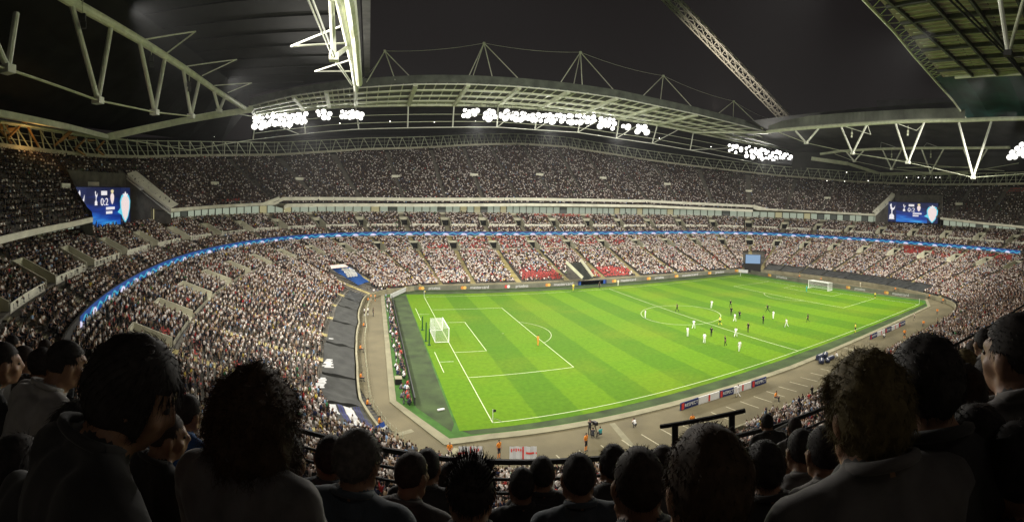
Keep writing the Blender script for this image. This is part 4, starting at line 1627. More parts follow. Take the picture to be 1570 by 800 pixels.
VIS = {}
FG = np.array([(-80, 500), (0, 505), (60, 520), (130, 520), (200, 530), (270, 560), (310, 600), (340, 580), (400, 575), (470, 640), (520, 665), (585, 665), (600, 690), (650, 690), (700, 705), (770, 715), (815, 700), (850, 700), (900, 695), (950, 685), (1020, 690),
               (1060, 660), (1140, 660), (1200, 645), (1250, 600), (1300, 550), (1370, 520), (1440, 525), (1490, 510), (1530, 490), (1650, 480)])


def seats():
    """every seat of the three tiers that the view could reach: position, facing, tier, (deg, d)"""
    out = []
    for tier, ds in (('lower', LD[:-1]), ('club', CD[:-1]), ('upper', range(50))):
        for di in ds:
            if tier == 'upper':
                s = np.arange(0, PERIM, .53)
            else:
                # spacing at the row itself
                s = np.arange(0, PERIM, .53 * (1 if di > -20 else 1.12))
            s = s + nrg.uniform(-.08, .08, len(s))
            P, N, a = base_at(s)
            a = a % 360
            off = ((s - PH) / SEC % 1 - .5) * SEC
            ok = np.abs(off) > (.68 if tier == 'upper' else 1.0)
            if tier == 'lower':
                d = np.full(len(s), di + .45); z = np.full(len(s), zl(di))
                dp = DL(di + .45, a)
                if VOM_L[0] - .3 <= di < VOM_L[1] + .1: ok &= np.abs(off) > 2.0
                if VOM_L[0] - 1.2 <= di < VOM_L[0] - .2: ok &= False
                ok &= ~((a > 330) & False)
            elif tier == 'club':
                d = np.full(len(s), di + .45); z = np.full(len(s), zc(di)); dp = d
                if VOM_C[0] - .3 <= di < VOM_C[1] + .1: ok &= np.abs(off) > 2.0
                if VOM_C[0] - 1.1 <= di < VOM_C[0] - .2: ok &= False
                ok &= ~((a > 331) & False)
            else:
                f = di / 50.
                d0 = UD(f, a)
                d = d0 + .45; z = zu(d0, a); dp = d
                ok &= ~in_gap(a, d - .2)
                ok &= ~((a > 209) & (a < 335))
                                # steeper rows sit closer in plan where the tier is shallow: thin them to a real pitch
                step = (dtop(a) - DF) / 50.
                if di % 3 == 2: ok &= step > .62
                elif di % 3 == 1: ok &= step > .45
            X = P + N * dp[:, None]
            u, v = project(np.c_[X, z + .8])
            ok &= (u > -40) & (u < 1610) & (v < 830) & (v > 150)
            ok &= np.hypot(X[:, 0] - CX, X[:, 1] - CY) > 18
            rot = np.arctan2(-N[:, 1], -N[:, 0]) - pi / 2
            for arr in [np.c_[X, z, rot, a, d, u, v][ok]]:
                out.append(np.c_[arr, np.full(len(arr), {'lower': 0, 'club': 1, 'upper': 2}[tier])])
    # the row of seats in front of the raised parapet of the far side
    s = np.arange(s_of_ang(36.6), s_of_ang(145.8), .55)
    P, N, a = base_at(s)
    X = P + N * (DF - 1.2)
    z = zfront(a) - 1.75
    u, v = project(np.c_[X, z + .8])
    out.append(np.c_[X, z, np.arctan2(-N[:, 1], -N[:, 0]) - pi / 2, a, np.full(len(s), DF - 1.2), u, v, np.full(len(s), 2)])
    return np.concatenate(out)


SE = seats()
u_, v_, tier_ = SE[:, 6], SE[:, 7], SE[:, 8].astype(int)
a_, d_ = SE[:, 4], SE[:, 5]
pr_empty = np.where(tier_ == 0, .05, np.where(tier_ == 1, .10, .09))


def patch(u0, u1, v0, v1, p):
    s = (u_ > u0) & (u_ < u1) & (v_ > v0) & (v_ < v1)
    pr_empty[s] = p


patch(800, 862, 405, 424, .45); patch(800, 860, 415, 426, .92); patch(905, 965, 408, 422, .85); patch(870, 905, 404, 424, .6)
patch(700, 960, 361, 374, .38); patch(720, 880, 370, 386, .35); patch(655, 700, 372, 384, .5)
patch(1385, 1432, 374, 388, .93); patch(1500, 1552, 388, 398, .8); patch(1430, 1500, 384, 394, .3)
patch(1545, 1575, 286, 292, .9); patch(345, 368, 303, 309, .85)
patch(180, 198, 495, 508, .9); patch(238, 262, 500, 522, .9); patch(515, 550, 425, 445, .6)
patch(820, 910, 322, 332, .6); patch(850, 900, 326, 330, .9)
empty = nrg.random(len(SE)) < pr_empty
# places covered by sheets and banners
cover = (tier_ == 0) & (d_ < -31.2) & (a_ > 150) & (a_ < 208)
cover |= (tier_ == 0) & (d_ < -35.1) & (a_ > 207) & (a_ < 245)
cover |= (tier_ == 0) & (d_ < -30.6) & ((a_ > 335) | (a_ < 27.5))
cover |= (u_ > 505) & (u_ < 568) & (v_ > 404) & (v_ < 443) & (tier_ == 0) & (v_ > 404 + (u_ - 540) * .0)  & (np.abs((u_ - 533) - (v_ - 420) * 1.45) < 27)
cover |= (u_ > 868) & (u_ < 908) & (v_ > 402) & (v_ < 434) & (tier_ == 0)
cover |= (u_ > 1138) & (u_ < 1174) & (v_ > 384) & (v_ < 424) & (tier_ == 0)
sit = ~empty & ~cover
seatsel = empty & ~cover
n = len(SE)
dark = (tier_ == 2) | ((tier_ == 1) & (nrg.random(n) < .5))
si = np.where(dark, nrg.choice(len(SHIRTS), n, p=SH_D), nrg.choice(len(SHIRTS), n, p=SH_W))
# Monaco corner etc: redder clothes at the far right of the lower tier
shirt = SH_C[si] * nrg.uniform(.6, 1.1, (n, 1))
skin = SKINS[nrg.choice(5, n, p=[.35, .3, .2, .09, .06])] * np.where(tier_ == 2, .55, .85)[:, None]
hairc = HAIRS[nrg.choice(5, n, p=[.4, .3, .15, .08, .07])]
trous = np.array([(.02, .022, .035), (.015, .015, .015), (.06, .07, .10), (.16, .13, .09), (.05, .05, .05)])[nrg.choice(5, n)]
standing = (tier_ == 0) & ((a_ > 146) & (a_ < 222)) & (nrg.random(n) < .9) | (nrg.random(n) < .06)
pick = np.where(standing, nrg.choice([3, 4, 5], n, p=[.62, .28, .10]), nrg.choice([0, 1, 2], n, p=[.6, .15, .25]))
SE[:, 0:2] += nrg.normal(0, .11, (n, 2))
SE[:, 2] += np.where(standing, nrg.normal(0, .10, n), nrg.normal(0, .05, n))
SE[:, 3] += nrg.normal(0, .25, n)
scl = nrg.uniform(.86, 1.08, n)

# the 300 that show largest become things of their own
vis = sit & (u_ > 2) & (u_ < 1568) & (v_ < np.interp(u_, FG[:, 0], FG[:, 1])) & (v_ > 300)
vis &= ~((tier_ == 0) & (a_ > 222) & (a_ < 262) & (v_ > 712))
dist = np.hypot(SE[:, 0] - CX, SE[:, 1] - CY)
idx = np.where(vis)[0]
idx = idx[np.argsort(dist[idx])][:115]
ind = np.zeros(n, bool); ind[idx] = True
for i in idx:
    zone = ('left lower stand' if SE[i, 0] < -8 else 'near lower stand') if tier_[i] == 0 else 'left middle tier'
    hn = ['black', 'dark', 'brown', 'fair', 'grey'][int(np.abs(HAIRS - hairc[i]).sum(1).argmin())]
    po = ['seated', 'seated clapping', 'leaning', 'standing', 'clapping', 'arms raised'][pick[i]]
    lab = hn + ' haired ' + po + ' spectator in a ' + SHIRTS[si[i]][0] + ', ' + zone
    o = bpy.data.objects.new('person', CVAR[pick[i]])
    COL.objects.link(o)
    o.location = (SE[i, 0], SE[i, 1], SE[i, 2])
    o.rotation_euler = (0, 0, SE[i, 3])
    o.scale = (scl[i],) * 3
    o['shirt'] = tuple(map(float, shirt[i])); o['skin'] = tuple(map(float, skin[i])); o['hairc'] = tuple(map(float, hairc[i])); o['trous'] = tuple(map(float, trous[i]))
    tag(o, lab, 'person', 'crowd in the ' + zone + ', ' + SHIRTS[si[i]][0])
PROTO = {}
for i in idx:
    PROTO.setdefault(int(pick[i]), None)
protos = []
for k in range(6):
    src = next((o for o in bpy.data.objects if o.data == CVAR[k]), None)
    if src is None:      # no individual of this pose: put one in the next place that has it
        j = next(j for j in np.where(sit & ~ind & (pick == k) & (u_ > 100) & (u_ < 1400))[0])
        src = bpy.data.objects.new('person', CVAR[k]); COL.objects.link(src)
        src.location = SE[j, :3]; src.rotation_euler = (0, 0, SE[j, 3])
        src['shirt'] = tuple(map(float, shirt[j])); src['skin'] = tuple(map(float, skin[j])); src['hairc'] = tuple(map(float, hairc[j])); src['trous'] = tuple(map(float, trous[j]))
        tag(src, 'spectator in a ' + SHIRTS[si[j]][0] + ' far off in the crowd', 'person', 'far crowd figures')
        ind[j] = True
    protos.append(src)


def crowd(name, sel, label):
    me = bpy.data.meshes.new(name)
    ii = np.where(sel)[0]
    me.from_pydata([tuple(p) for p in SE[ii, :3]], [], [])
    def att(nm, typ, arr, key):
        a = me.attributes.new(nm, typ, 'POINT'); a.data.foreach_set(key, np.ascontiguousarray(arr, dtype=np.float32 if typ != 'INT' else np.int32).ravel())
    att('rot', 'FLOAT_VECTOR', np.c_[np.zeros(len(ii)), np.zeros(len(ii)), SE[ii, 3]], 'vector')
    att('pick', 'INT', pick[ii], 'value')
    att('scl', 'FLOAT', scl[ii], 'value')
    for nm, arr in (('shirt', shirt), ('skin', skin), ('hairc', hairc), ('trous', trous)):
        att(nm, 'FLOAT_VECTOR', arr[ii], 'vector')
    o = bpy.data.objects.new(name, me); COL.objects.link(o)
    ng = bpy.data.node_groups.new(name, 'GeometryNodeTree')
    ng.interface.new_socket('Geometry', in_out='INPUT', socket_type='NodeSocketGeometry')
    ng.interface.new_socket('Geometry', in_out='OUTPUT', socket_type='NodeSocketGeometry')
    N, L = ng.nodes, ng.links
    gi, go = N.new('NodeGroupInput'), N.new('NodeGroupOutput')
    jn = N.new('GeometryNodeJoinGeometry')
    for src in reversed(protos):
        oi = N.new('GeometryNodeObjectInfo'); oi.inputs['Object'].default_value = src; oi.inputs['As Instance'].default_value = True
        oi.transform_space = 'ORIGINAL'
        L.new(oi.outputs['Geometry'], jn.inputs[0])
    ip = N.new('GeometryNodeInstanceOnPoints'); ip.inputs['Pick Instance'].default_value = True
    def named(nm, t):
        a = N.new('GeometryNodeInputNamedAttribute'); a.data_type = t; a.inputs['Name'].default_value = nm
        return a.outputs['Attribute']
    L.new(gi.outputs[0], ip.inputs['Points']); L.new(jn.outputs[0], ip.inputs['Instance'])
    L.new(named('pick', 'INT'), ip.inputs['Instance Index']); L.new(named('scl', 'FLOAT'), ip.inputs['Scale'])
    er = N.new('FunctionNodeEulerToRotation'); L.new(named('rot', 'FLOAT_VECTOR'), er.inputs[0]); L.new(er.outputs[0], ip.inputs['Rotation'])
    L.new(ip.outputs[0], go.inputs[0])
    mod = o.modifiers.new('crowd', 'NODES'); mod.node_group = ng
    tag(o, label, 'crowd', None, 'stuff')
    return o


for t, nm in ((0, 'lower tier'), (1, 'middle tier'), (2, 'upper tier')):
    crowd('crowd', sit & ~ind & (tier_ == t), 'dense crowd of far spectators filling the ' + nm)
print('crowd', sit.sum(), 'seats', seatsel.sum())

# empty red seats, one mesh of real seats
def seat_geo(sel, m, parent):
    ii = np.where(sel)[0]
    bx = np.array([(-.22, -.2, .38), (.22, -.2, .38), (.22, .2, .43), (-.22, .2, .43), (-.22, -.2, .44), (.22, -.2, .44), (.22, -.3, .85), (-.22, -.3, .85)])
    vs, fs = [], []
    for k, i in enumerate(ii):
        c, s = cos(SE[i, 3]), sin(SE[i, 3])
        o = len(vs)
        vs += [(SE[i, 0] + x * c - y * s, SE[i, 1] + x * s + y * c, SE[i, 2] + z) for x, y, z in bx]
        fs += [(o, o + 1, o + 2, o + 3), (o + 4, o + 5, o + 6, o + 7)]
    me = bpy.data.meshes.new('seat'); me.from_pydata(vs, [], fs); me.materials.append(m)
    o = bpy.data.objects.new('seat', me); COL.objects.link(o)
    o.parent = parent; o.matrix_parent_inverse = parent.matrix_world.inverted(); o['kind'] = 'stuff'


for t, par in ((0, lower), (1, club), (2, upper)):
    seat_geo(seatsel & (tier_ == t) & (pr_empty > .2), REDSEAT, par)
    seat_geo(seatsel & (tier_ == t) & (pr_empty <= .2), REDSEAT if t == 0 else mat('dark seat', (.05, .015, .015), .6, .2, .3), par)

# ------------------------------------------------------------------ video screens
NAVY = emat('screen navy', (.004, .012, .07), 1.0)
SWHITE = emat('screen white', (.85, .82, .84), 1.0)
SCYAN = emat('screen cyan', (.12, .62, .80), 1.0)
SPALE = emat('screen pale', (.86, .72, .70), 1.0)
SGOLD = emat('screen gold', (.75, .62, .35), 1.0)


def screen_mat():
    m = bpy.data.materials.new('screen picture')
    m.use_nodes = True
    nt = m.node_tree
    N, L = nt.nodes, nt.links
    b = N['Principled BSDF']
    b.inputs['Base Color'].default_value = (.01, .01, .02, 1)
    uv = N.new('ShaderNodeUVMap')
    mp = N.new('ShaderNodeMapping'); mp.inputs['Scale'].default_value = (1.3, 3.2, 1); mp.inputs['Rotation'].default_value = (0, 0, .35)
    L.new(uv.outputs[0], mp.inputs[0])
    no = N.new('ShaderNodeTexNoise'); no.inputs['Scale'].default_value = 1.6; no.inputs['Detail'].default_value = 2
    L.new(mp.outputs[0], no.inputs['Vector'])
    sep = N.new('ShaderNodeSeparateXYZ'); L.new(uv.outputs[0], sep.inputs[0])
    a = N.new('ShaderNodeMath'); a.operation = 'MULTIPLY_ADD'
    L.new(no.outputs['Fac'], a.inputs[0]); a.inputs[1].default_value = .9
    s = N.new('ShaderNodeMath'); s.operation = 'MULTIPLY'; s.inputs[1].default_value = -.62; L.new(sep.outputs['Y'], s.inputs[0])
    L.new(s.outputs[0], a.inputs[2])
    r = N.new('ShaderNodeValToRGB')
    e = r.color_ramp.elements
    e[0].position = .0; e[0].color = (.003, .008, .05, 1)
    e[1].position = .55; e[1].color = (.05, .38, .75, 1)
    k = e.new(.22); k.color = (.006, .035, .26, 1)
    k = e.new(.36); k.color = (.012, .12, .50, 1)
    L.new(a.outputs[0], r.inputs['Fac'])
    L.new(r.outputs['Color'], b.inputs['Emission Color'])
    b.inputs['Emission Strength'].default_value = 1.0
    return m


SCRM = screen_mat()


def rooster(w0, z0, s):
    """bird standing on a ball, outline in screen coordinates (size s = full height)"""
    polys = []
    ball = [(w0 + s * .17 * cos(t), z0 + s * .17 + s * .17 * sin(t)) for t in np.linspace(0, 2 * pi, 18, endpoint=False)]
    polys.append(ball)
    polys.append([(w0 - .2 * s, z0), (w0 + .2 * s, z0), (w0 + .13 * s, z0 + .12 * s), (w0 - .13 * s, z0 + .12 * s)])
    polys.append([(w0 - .015 * s, z0 + .3 * s), (w0 + .035 * s, z0 + .3 * s), (w0 + .05 * s, z0 + .58 * s), (w0 - .035 * s, z0 + .58 * s)])
    polys.append([(w0 - .10 * s, z0 + .66 * s), (w0 + .02 * s, z0 + .54 * s), (w0 + .13 * s, z0 + .60 * s), (w0 + .17 * s, z0 + .74 * s), (w0 + .06 * s, z0 + .70 * s), (w0 - .03 * s, z0 + .80 * s), (w0 - .11 * s, z0 + .80 * s)])
    polys.append([(w0 - .11 * s, z0 + .78 * s), (w0 - .03 * s, z0 + .78 * s), (w0 - .02 * s, z0 + .92 * s), (w0 - .05 * s, z0 + 1.0 * s), (w0 - .10 * s, z0 + .95 * s), (w0 - .15 * s, z0 + .90 * s)])
    polys.append([(w0 + .10 * s, z0 + .66 * s), (w0 + .22 * s, z0 + .86 * s), (w0 + .19 * s, z0 + .68 * s), (w0 + .14 * s, z0 + .62 * s)])
    return polys


def shield(w0, z0, ww, hh):
    pts = [(0, -.5), (.28, -.3), (.46, 0), (.5, .25), (.36, .42), (.12, .48), (0, .5), (-.12, .48), (-.36, .42), (-.5, .25), (-.46, 0), (-.28, -.3)]
    return [(w0 + x * ww, z0 + y * hh) for x, y in pts]


def video_screen(A, B, zb, zt, lab):
    A, B = np.array(A, float), np.array(B, float)
    L = np.linalg.norm(B - A)
    e = (B - A) / L
    nrm = np.array([e[1], -e[0]])        # towards the viewer when A is the left end
    if (CAMP[:2] - A) @ nrm < 0: nrm = -nrm
    t = thing('video_screen', lab, 'screen', (*((A + B) / 2), zb), 0, 'big screens at the two ends')
    HT = zt - zb
    P = lambda w, z, o=0.0: (*(A + e * w + nrm * o), zb + z)

    def plate(name, polys, off, m):
        mb = MB()
        for pl in polys:
            n = len(pl)
            mb.add([P(w, z, off) for w, z in pl] + [P(w, z, off - .03) for w, z in pl], [tuple(range(n))] + [tuple(range(2 * n - 1, n - 1, -1))] + [(i, n + i, n + (i + 1) % n, (i + 1) % n) for i in range(n)])
        return mb.obj(name, m, t)
    mb = MB()
    F8 = [P(-.25, -.25, -.1), P(L + .25, -.25, -.1), P(L + .25, HT + .25, -.1), P(-.25, HT + .25, -.1)]
    B8 = [P(-.25, -.25, -1.0), P(L + .25, -.25, -1.0), P(L + .25, HT + .25, -1.0), P(-.25, HT + .25, -1.0)]
    mb.add(F8 + B8, [(0, 1, 2, 3), (7, 6, 5, 4), (0, 4, 5, 1), (1, 5, 6, 2), (2, 6, 7, 3), (3, 7, 4, 0)])
    mb.obj('cabinet', BLACK, t)
    me = bpy.data.meshes.new('display')
    me.from_pydata([P(0, 0, .0), P(L, 0, 0), P(L, HT, 0), P(0, HT, 0)], [], [(0, 1, 2, 3)])
    uvl = me.uv_layers.new(name='UVMap')
    for i, c in enumerate(((0, 0), (1, 0), (1, 1), (0, 1))): uvl.data[i].uv = c
    me.materials.append(SCRM)
    link('display', me, t)
    plate('side_panel', [[(0, 0), (L * .19, 0), (L * .19, HT), (0, HT)]], .05, NAVY)
    plate('side_panel', [[(L * .8, 0), (L, 0), (L, HT), (L * .8, HT)]], .05, NAVY)
    plate('bird_emblem', rooster(L * .10, HT * .13, HT * .8), .1, SWHITE)
    plate('bird_emblem', rooster(L * .345, HT * .55, HT * .36), .1, SWHITE)
    plate('crest_glow', [shield(L * .895, HT * .43, L * .215, HT * .84)], .08, SCYAN)
    plate('crest', [shield(L * .895, HT * .43, L * .175, HT * .72)], .12, SPALE)
    plate('crown', [[(L * .86, HT * .76), (L * .93, HT * .76), (L * .95, HT * .84), (L * .92, HT * .82), (L * .895, HT * .9), (L * .87, HT * .82), (L * .84, HT * .84)]], .13, SWHITE)
    plate('crest', [shield(L * .635, HT * .70, L * .07, HT * .30)], .1, SPALE)
    plate('crown', [[(L * .62, HT * .85), (L * .65, HT * .85), (L * .665, HT * .92), (L * .635, HT * .95), (L * .605, HT * .92)]], .11, SGOLD)
    M = Matrix(((e[0], 0, nrm[0], 0), (e[1], 0, nrm[1], 0), (0, 1, 0, 0), (0, 0, 0, 1)))
    M.translation = P(L * .49, HT * .62, .12)
    text('0:2', HT * .27, SWHITE, t, M, .02, 'score', sx=1.25)
    for i, (w0, z0, ln) in enumerate(((.435, .80, .10), (.52, .42, .16), (.52, .31, .10))):
        hgt = .11 if i == 0 else .07
        polys = []
        x = 0
        while x < ln:
            wd = rng.uniform(.012, .02)
            polys.append([(L * (w0 + x), HT * z0), (L * (w0 + x + wd), HT * z0), (L * (w0 + x + wd), HT * (z0 + hgt)), (L * (w0 + x), HT * (z0 + hgt))])
            x += wd + .003
        plate('lettering', polys, .1, SWHITE)
    plate('glow', [[(L * .74, HT * .34), (L * .83, HT * .24), (L * .83, HT * .5)]], .06, SCYAN)
    return t


video_screen((-71.6, 28.4), (-72.6, 54.4), 18.3, 27.2, 'big blue score screen at the left end, partly hidden by the tier in front')
video_screen((178.3, 49.7), (179.7, 25.3), 19.85, 28.75, 'big blue score screen at the far right end, seen whole')
for pts, lab in (([(101, 278), (152, 279), (152, 285), (101, 284)], 'cream ledge wall above the left score screen'), ([(1387, 306), (1426, 308), (1426, 311.5), (1387, 309.5)], 'cream ledge wall above the right score screen')):
    D = 112 if pts[0][0] < 500 else 222
    P = [atd(u, v, D) for u, v in pts]
    P2 = [p + np.array([-.4 if D < 200 else .4, .2, 0]) for p in P]
    mb = MB(); mb.add(P + P2, [(0, 1, 2, 3), (7, 6, 5, 4), (0, 4, 5, 1), (1, 5, 6, 2), (2, 6, 7, 3), (3, 7, 4, 0)])
    tag(mb.obj('ledge_wall', UPW), lab, 'wall')

# ------------------------------------------------------------------ advertising boards
BOARDG = mat('dark grey board', (.13, .13, .095), .6, .2, .5)
BWHITE = mat('white print', (.62, .62, .60), .6, .05, 3)
ORG = mat('orange print', (.55, .22, .05), .5, .08, 3)
YEL = mat('yellow print', (.66, .42, .10), .5, .08, 3)
REDP = mat('red print', (.55, .05, .04), .5, .08, 3)
NAVYP = mat('navy print', (.015, .025, .10), .5, .15, 2)
BLUEP = mat('blue print', (.02, .07, .30), .5, .15, 2)


def board(A, B, z0, h, items, lab, base=BOARDG, group='advertising boards round the pitch', name='advertising_board', thick=.12):
    """items: ('logo'|'red', f) or ('text', f0, f1, words) along the board from A (left as seen) to B"""
    A, B = np.array(A, float), np.array(B, float)
    L = np.linalg.norm(B - A); e = (B - A) / L
    nrm = np.array([e[1], -e[0]])
    mid = (A + B) / 2
    if (CAMP[:2] - mid) @ nrm < 0: nrm = -nrm
    t = thing(name, lab, 'board', (*mid, z0), 0, group)
    mb = MB()
    c = mid - nrm * thick / 2
    mb.box((c[0], c[1], z0 + h / 2), (L - .05, thick, h), atan2(e[1], e[0]))
    mb.obj('panel', base, t)
    for it in items:
        if it[0] in ('logo', 'red'):
            p = A + e * L * it[1]
            for k, m in ((-1, ORG if it[0] == 'logo' else REDP), (1, YEL if it[0] == 'logo' else BWHITE)):
                q = p + e * h * .26 * k
                mb = MB(); mb.disc((*(q + nrm * (.03 + .012 * (k + 1))), z0 + h / 2), (*nrm, 0), h * .38, 16)
                mb.obj('logo_disc', m, t)
        elif it[0] == 'text':
            w0 = L * (it[2] - it[1])
            M = Matrix(((e[0], 0, nrm[0], 0), (e[1], 0, nrm[1], 0), (0, 1, 0, 0), (0, 0, 0, 1)))
            p = A + e * L * (it[1] + it[2]) / 2
            M.translation = (*(p + nrm * .03), z0 + h * .5)
            size = h * (.95 if len(it) < 5 else it[4])
            approx = len(it[3]) * size * .54
            text(it[3], size, BWHITE, t, M, .01, sx=w0 / approx)
        elif it[0] == 'patch':
            a, b = A + e * L * it[1], A + e * L * it[2]
            mb = MB()
            q = [(*(a + nrm * .02), z0 + .06), (*(b + nrm * .02), z0 + .06), (*(b + nrm * .02), z0 + h - .06), (*(a + nrm * .02), z0 + h - .06)]
            mb.add(q, [(0, 1, 2, 3)])
            mb.obj('print', it[3], t)
    return t


def bx(u, v):
    return aty(u, v, 75.4)[0]


far = [(602, 645, 450, []), (640, 702, 447, [('logo', .10), ('text', .22, .62, 'priceless')]), (702, 769, 443, [('logo', .13), ('text', .24, .75, 'mastercard')]), (769, 831, 440, [('red', .14), ('text', .28, .72, 'priceless')]),
       (831, 886, 437, [('logo', .16), ('text', .27, .92, 'mastercard')]), (886, 930, 433, 'blue'), (930, 985, 430, [('logo', .2), ('text', .34, .85, 'mastercard')]),
       (985, 1026, 427, [('logo', .22), ('text', .38, .85, 'priceless')]), (1026, 1077, 425, [('logo', .2), ('text', .32, .9, 'mastercard')]), (1077, 1127, 422, [('logo', .2), ('text', .32, .7, 'priceless')])]
words = ['plain grey advertising board at the far left corner of the pitch', 'advertising board reading priceless beside the far left corner of the pitch', 'advertising board reading mastercard nearest the far left corner, second lettered board', 'advertising board reading priceless with a red and white emblem',
         'advertising board reading mastercard just left of the blue board', 'blue and white advertising board below the black covered steps', 'advertising board reading mastercard just right of the blue board', 'advertising board reading priceless behind the centre of the far touchline',
         'advertising board reading mastercard, second lettered board from the far right corner', 'advertising board reading priceless nearest the far right corner']
xa = [bx(u0, 440) for u0, *_ in far] + [bx(1127, 419)]
for i, (u0, u1, v, items) in enumerate(far):
    a, b = (xa[i], 75.4), (xa[i + 1] - .05, 75.4)
    if i == 0: a, b = (-3.5, 75.6), (xa[1] - .05, 75.6)
    if items == 'blue':
        board(a, b, .14, 1.25, [('patch', .05, .95, BLUEP), ('patch', .04, .96, BWHITE)][:1] + [('text', .12, .88, 'CHAMPIONS')][:0] + [('patch', .10, .88, mat('pale blue print', (.30, .42, .60), .5, .1, 2))], words[i], NAVYP)
    else:
        board(a, b, .14, 1.25, items, words[i])
E1 = (108.6, 75.0)
rp = [atx(u, v, 111.9) for u, v in ((1172, 427), (1225, 433), (1290, 442), (1347, 452), (1405, 461))]
board((xa[-1], 75.2), (111.6, 70.5), .14, 1.25, [('logo', .1), ('patch', .24, .96, BWHITE)], 'angled white advertising board under the small pale blue screen')
ys = [69.5] + [float(p[1]) for p in rp[1:]] + [1.0]
ri = [[('logo', .42), ('text', .52, .82, 'priceless')], [], [('logo', .2), ('text', .32, .72, 'priceless')], [('logo', .22), ('text', .34, .86, 'mastercard')], []]
rw = ['advertising board reading priceless behind the far goal line, left of the goal', 'plain grey advertising board directly behind the far goal', 'advertising board reading priceless just right of the far goal', 'advertising board reading mastercard near the right corner flag', 'short plain board end beside the right corner flag']
for i in range(5):
    y0, y1 = ys[i], ys[i + 1]
    if y0 - y1 < .5: continue
    board((111.7, y0), (111.7, y1 + .05), .14, 1.25, ri[i], rw[i])
# low board behind the left goal line, white angled board at its far end
board((-8.45, 65), (-8.45, 5.6), .1, .95, [], 'long thin black board behind the left goal, photographers sit along it', mat('black board', (.03, .03, .03), .5, .2, 1))
board((-8.6, 65.6), (-4.0, 74.6), .12, 1.1, [('text', .2, .8, 'priceless')][:0], 'blank white angled board at the far left corner of the pitch', BWHITE)
# low boards on the near track
def near_board(px, lab, cols):
    P = [atz(u, v, .0) for u, v in px]
    for i in range(len(P) - 1):
        c = cols[i]
        it = [('patch', .06, .2, REDP), ('text', .24, .95, 'RESPECT', .62)] if c == 'n' else [('logo', .5)][:0] + [('patch', .46, .54, REDP)]
        board(P[i][:2], P[i + 1][:2], .02, .92, it, lab[i], NAVYP if c == 'n' else BWHITE, 'low boards standing on the near track')


near_board([(1043, 630), (1071, 620.5), (1103, 610.5), (1125, 604), (1152, 595), (1175, 587)],
           ['navy RESPECT board on the near track, nearest the viewer', 'white board between the two nearest navy RESPECT boards', 'navy RESPECT board in the middle of the nearer low row', 'white board, farther of the two in the nearer low row', 'navy RESPECT board at the far end of the nearer low row'], 'nwnwn')
near_board([(1334, 521), (1345, 516), (1357, 511), (1367, 507), (1378, 502), (1388, 497.5)],
           ['navy board at the near end of the farther low row', 'white board, nearer of two in the farther low row', 'navy board in the middle of the farther low row', 'white board, farther of two in the farther low row', 'navy board at the far end of the farther low row'], 'nwnwn')

# ------------------------------------------------------------------ goals, net poles, corner flags
NETM = mat('white net cord', (.75, .75, .72), .8, 0)
PITCHW = mat('white goal paint', (.85, .85, .82), .35, .04, 2)


def goal(x0, sx, lab):
    g = thing('goal', lab, 'goal', (x0, 34, 0), 0, 'goals')
    for y in (30.28, 37.72):
        mb = MB(); mb.tube([(x0, y, .04), (x0, y, 2.5)], .075, 10); mb.obj('post', PITCHW, g)
    mb = MB(); mb.tube([(x0, 30.2, 2.5), (x0, 37.8, 2.5)], .075, 10); mb.obj('crossbar', PITCHW, g)
    dp = 2.4 * sx
    mb = MB()
    r = .008
    for y in np.arange(30.28, 37.73, .155):
        mb.tube([(x0, y, 2.5), (x0 - dp, y, 2.45), (x0 - dp, y, .06)], r, 3, cap=False)
    for k in np.arange(0, 1.01, .066):
        mb.tube([(x0 - dp * k, 30.28, 2.5 - .05 * k), (x0 - dp * k, 37.72, 2.5 - .05 * k)], r, 3, cap=False)
        for y in (30.28, 37.72):
            mb.tube([(x0 - dp * k, y, .06), (x0 - dp * k, y, 2.5 - .05 * k)], r, 3, cap=False)
    for z in np.arange(.1, 2.46, .16):
        mb.tube([(x0, 30.28, z), (x0 - dp, 30.28, z), (x0 - dp, 37.72, z), (x0, 37.72, z)], r, 3, cap=False)
    o = mb.obj('net', NETM, g); o['kind'] = 'stuff'
    mb = MB()
    for y in (30.28, 37.72): mb.tube([(x0, y, .1), (x0 - dp, y, .1)], .04, 6)
    mb.tube([(x0 - dp, 30.28, .1), (x0 - dp, 37.72, .1)], .04, 6)
    mb.obj('ground_bar', PITCHW, g)


goal(0, 1, 'white football goal on the near left goal line')
goal(105, -1, 'white football goal on the far right goal line')
GRN = mat('dark green pole paint', (.01, .06, .02), .5, .1, 2)
for (u, v0, v1), lab in (((647.5, 485, 506), 'farthest of three dark green net poles behind the left goal'), ((653, 494, 523), 'middle one of three dark green net poles behind the left goal'), ((658, 504, 529), 'nearest of three dark green net poles behind the left goal')):
    p = atz(u, v1, .05)
    zt = aty(u, v0, p[1])[2]
    t = thing('net_pole', lab, 'pole', tuple(p), 0, 'net poles behind the left goal')
    mb = MB(); mb.tube([tuple(p), (p[0], p[1], zt)], .11, 8); mb.obj('pole', GRN, t)
    mb = MB(); mb.box((p[0], p[1], .1), (.5, .5, .1)); mb.obj('base', GRN, t)
for (x, y), lab, c in (((0, 0), 'corner flag at the near left corner', (.03, .03, .03)), ((0, 68), 'corner flag at the far left corner below the boards', (.5, .4, .1)), ((105, 0), 'corner flag at the right corner', (.7, .7, .65)), ((105, 68), 'corner flag at the far right corner', (.6, .5, .1))):
    t = thing('corner_flag', lab, 'flag', (x, y, 0), 0, 'corner flags')
    mb = MB(); mb.tube([(x, y, .04), (x, y, 1.6)], .03, 6); mb.obj('pole', PITCHW, t)
    mb = MB(); mb.add([(x, y, 1.6), (x + .4, y + .1, 1.5), (x + .42, y + .12, 1.2), (x, y, 1.25)], [(0, 1, 2, 3)]); mb.obj('flag', mat('flag cloth %.1f' % c[0], c, .8, .1), t)
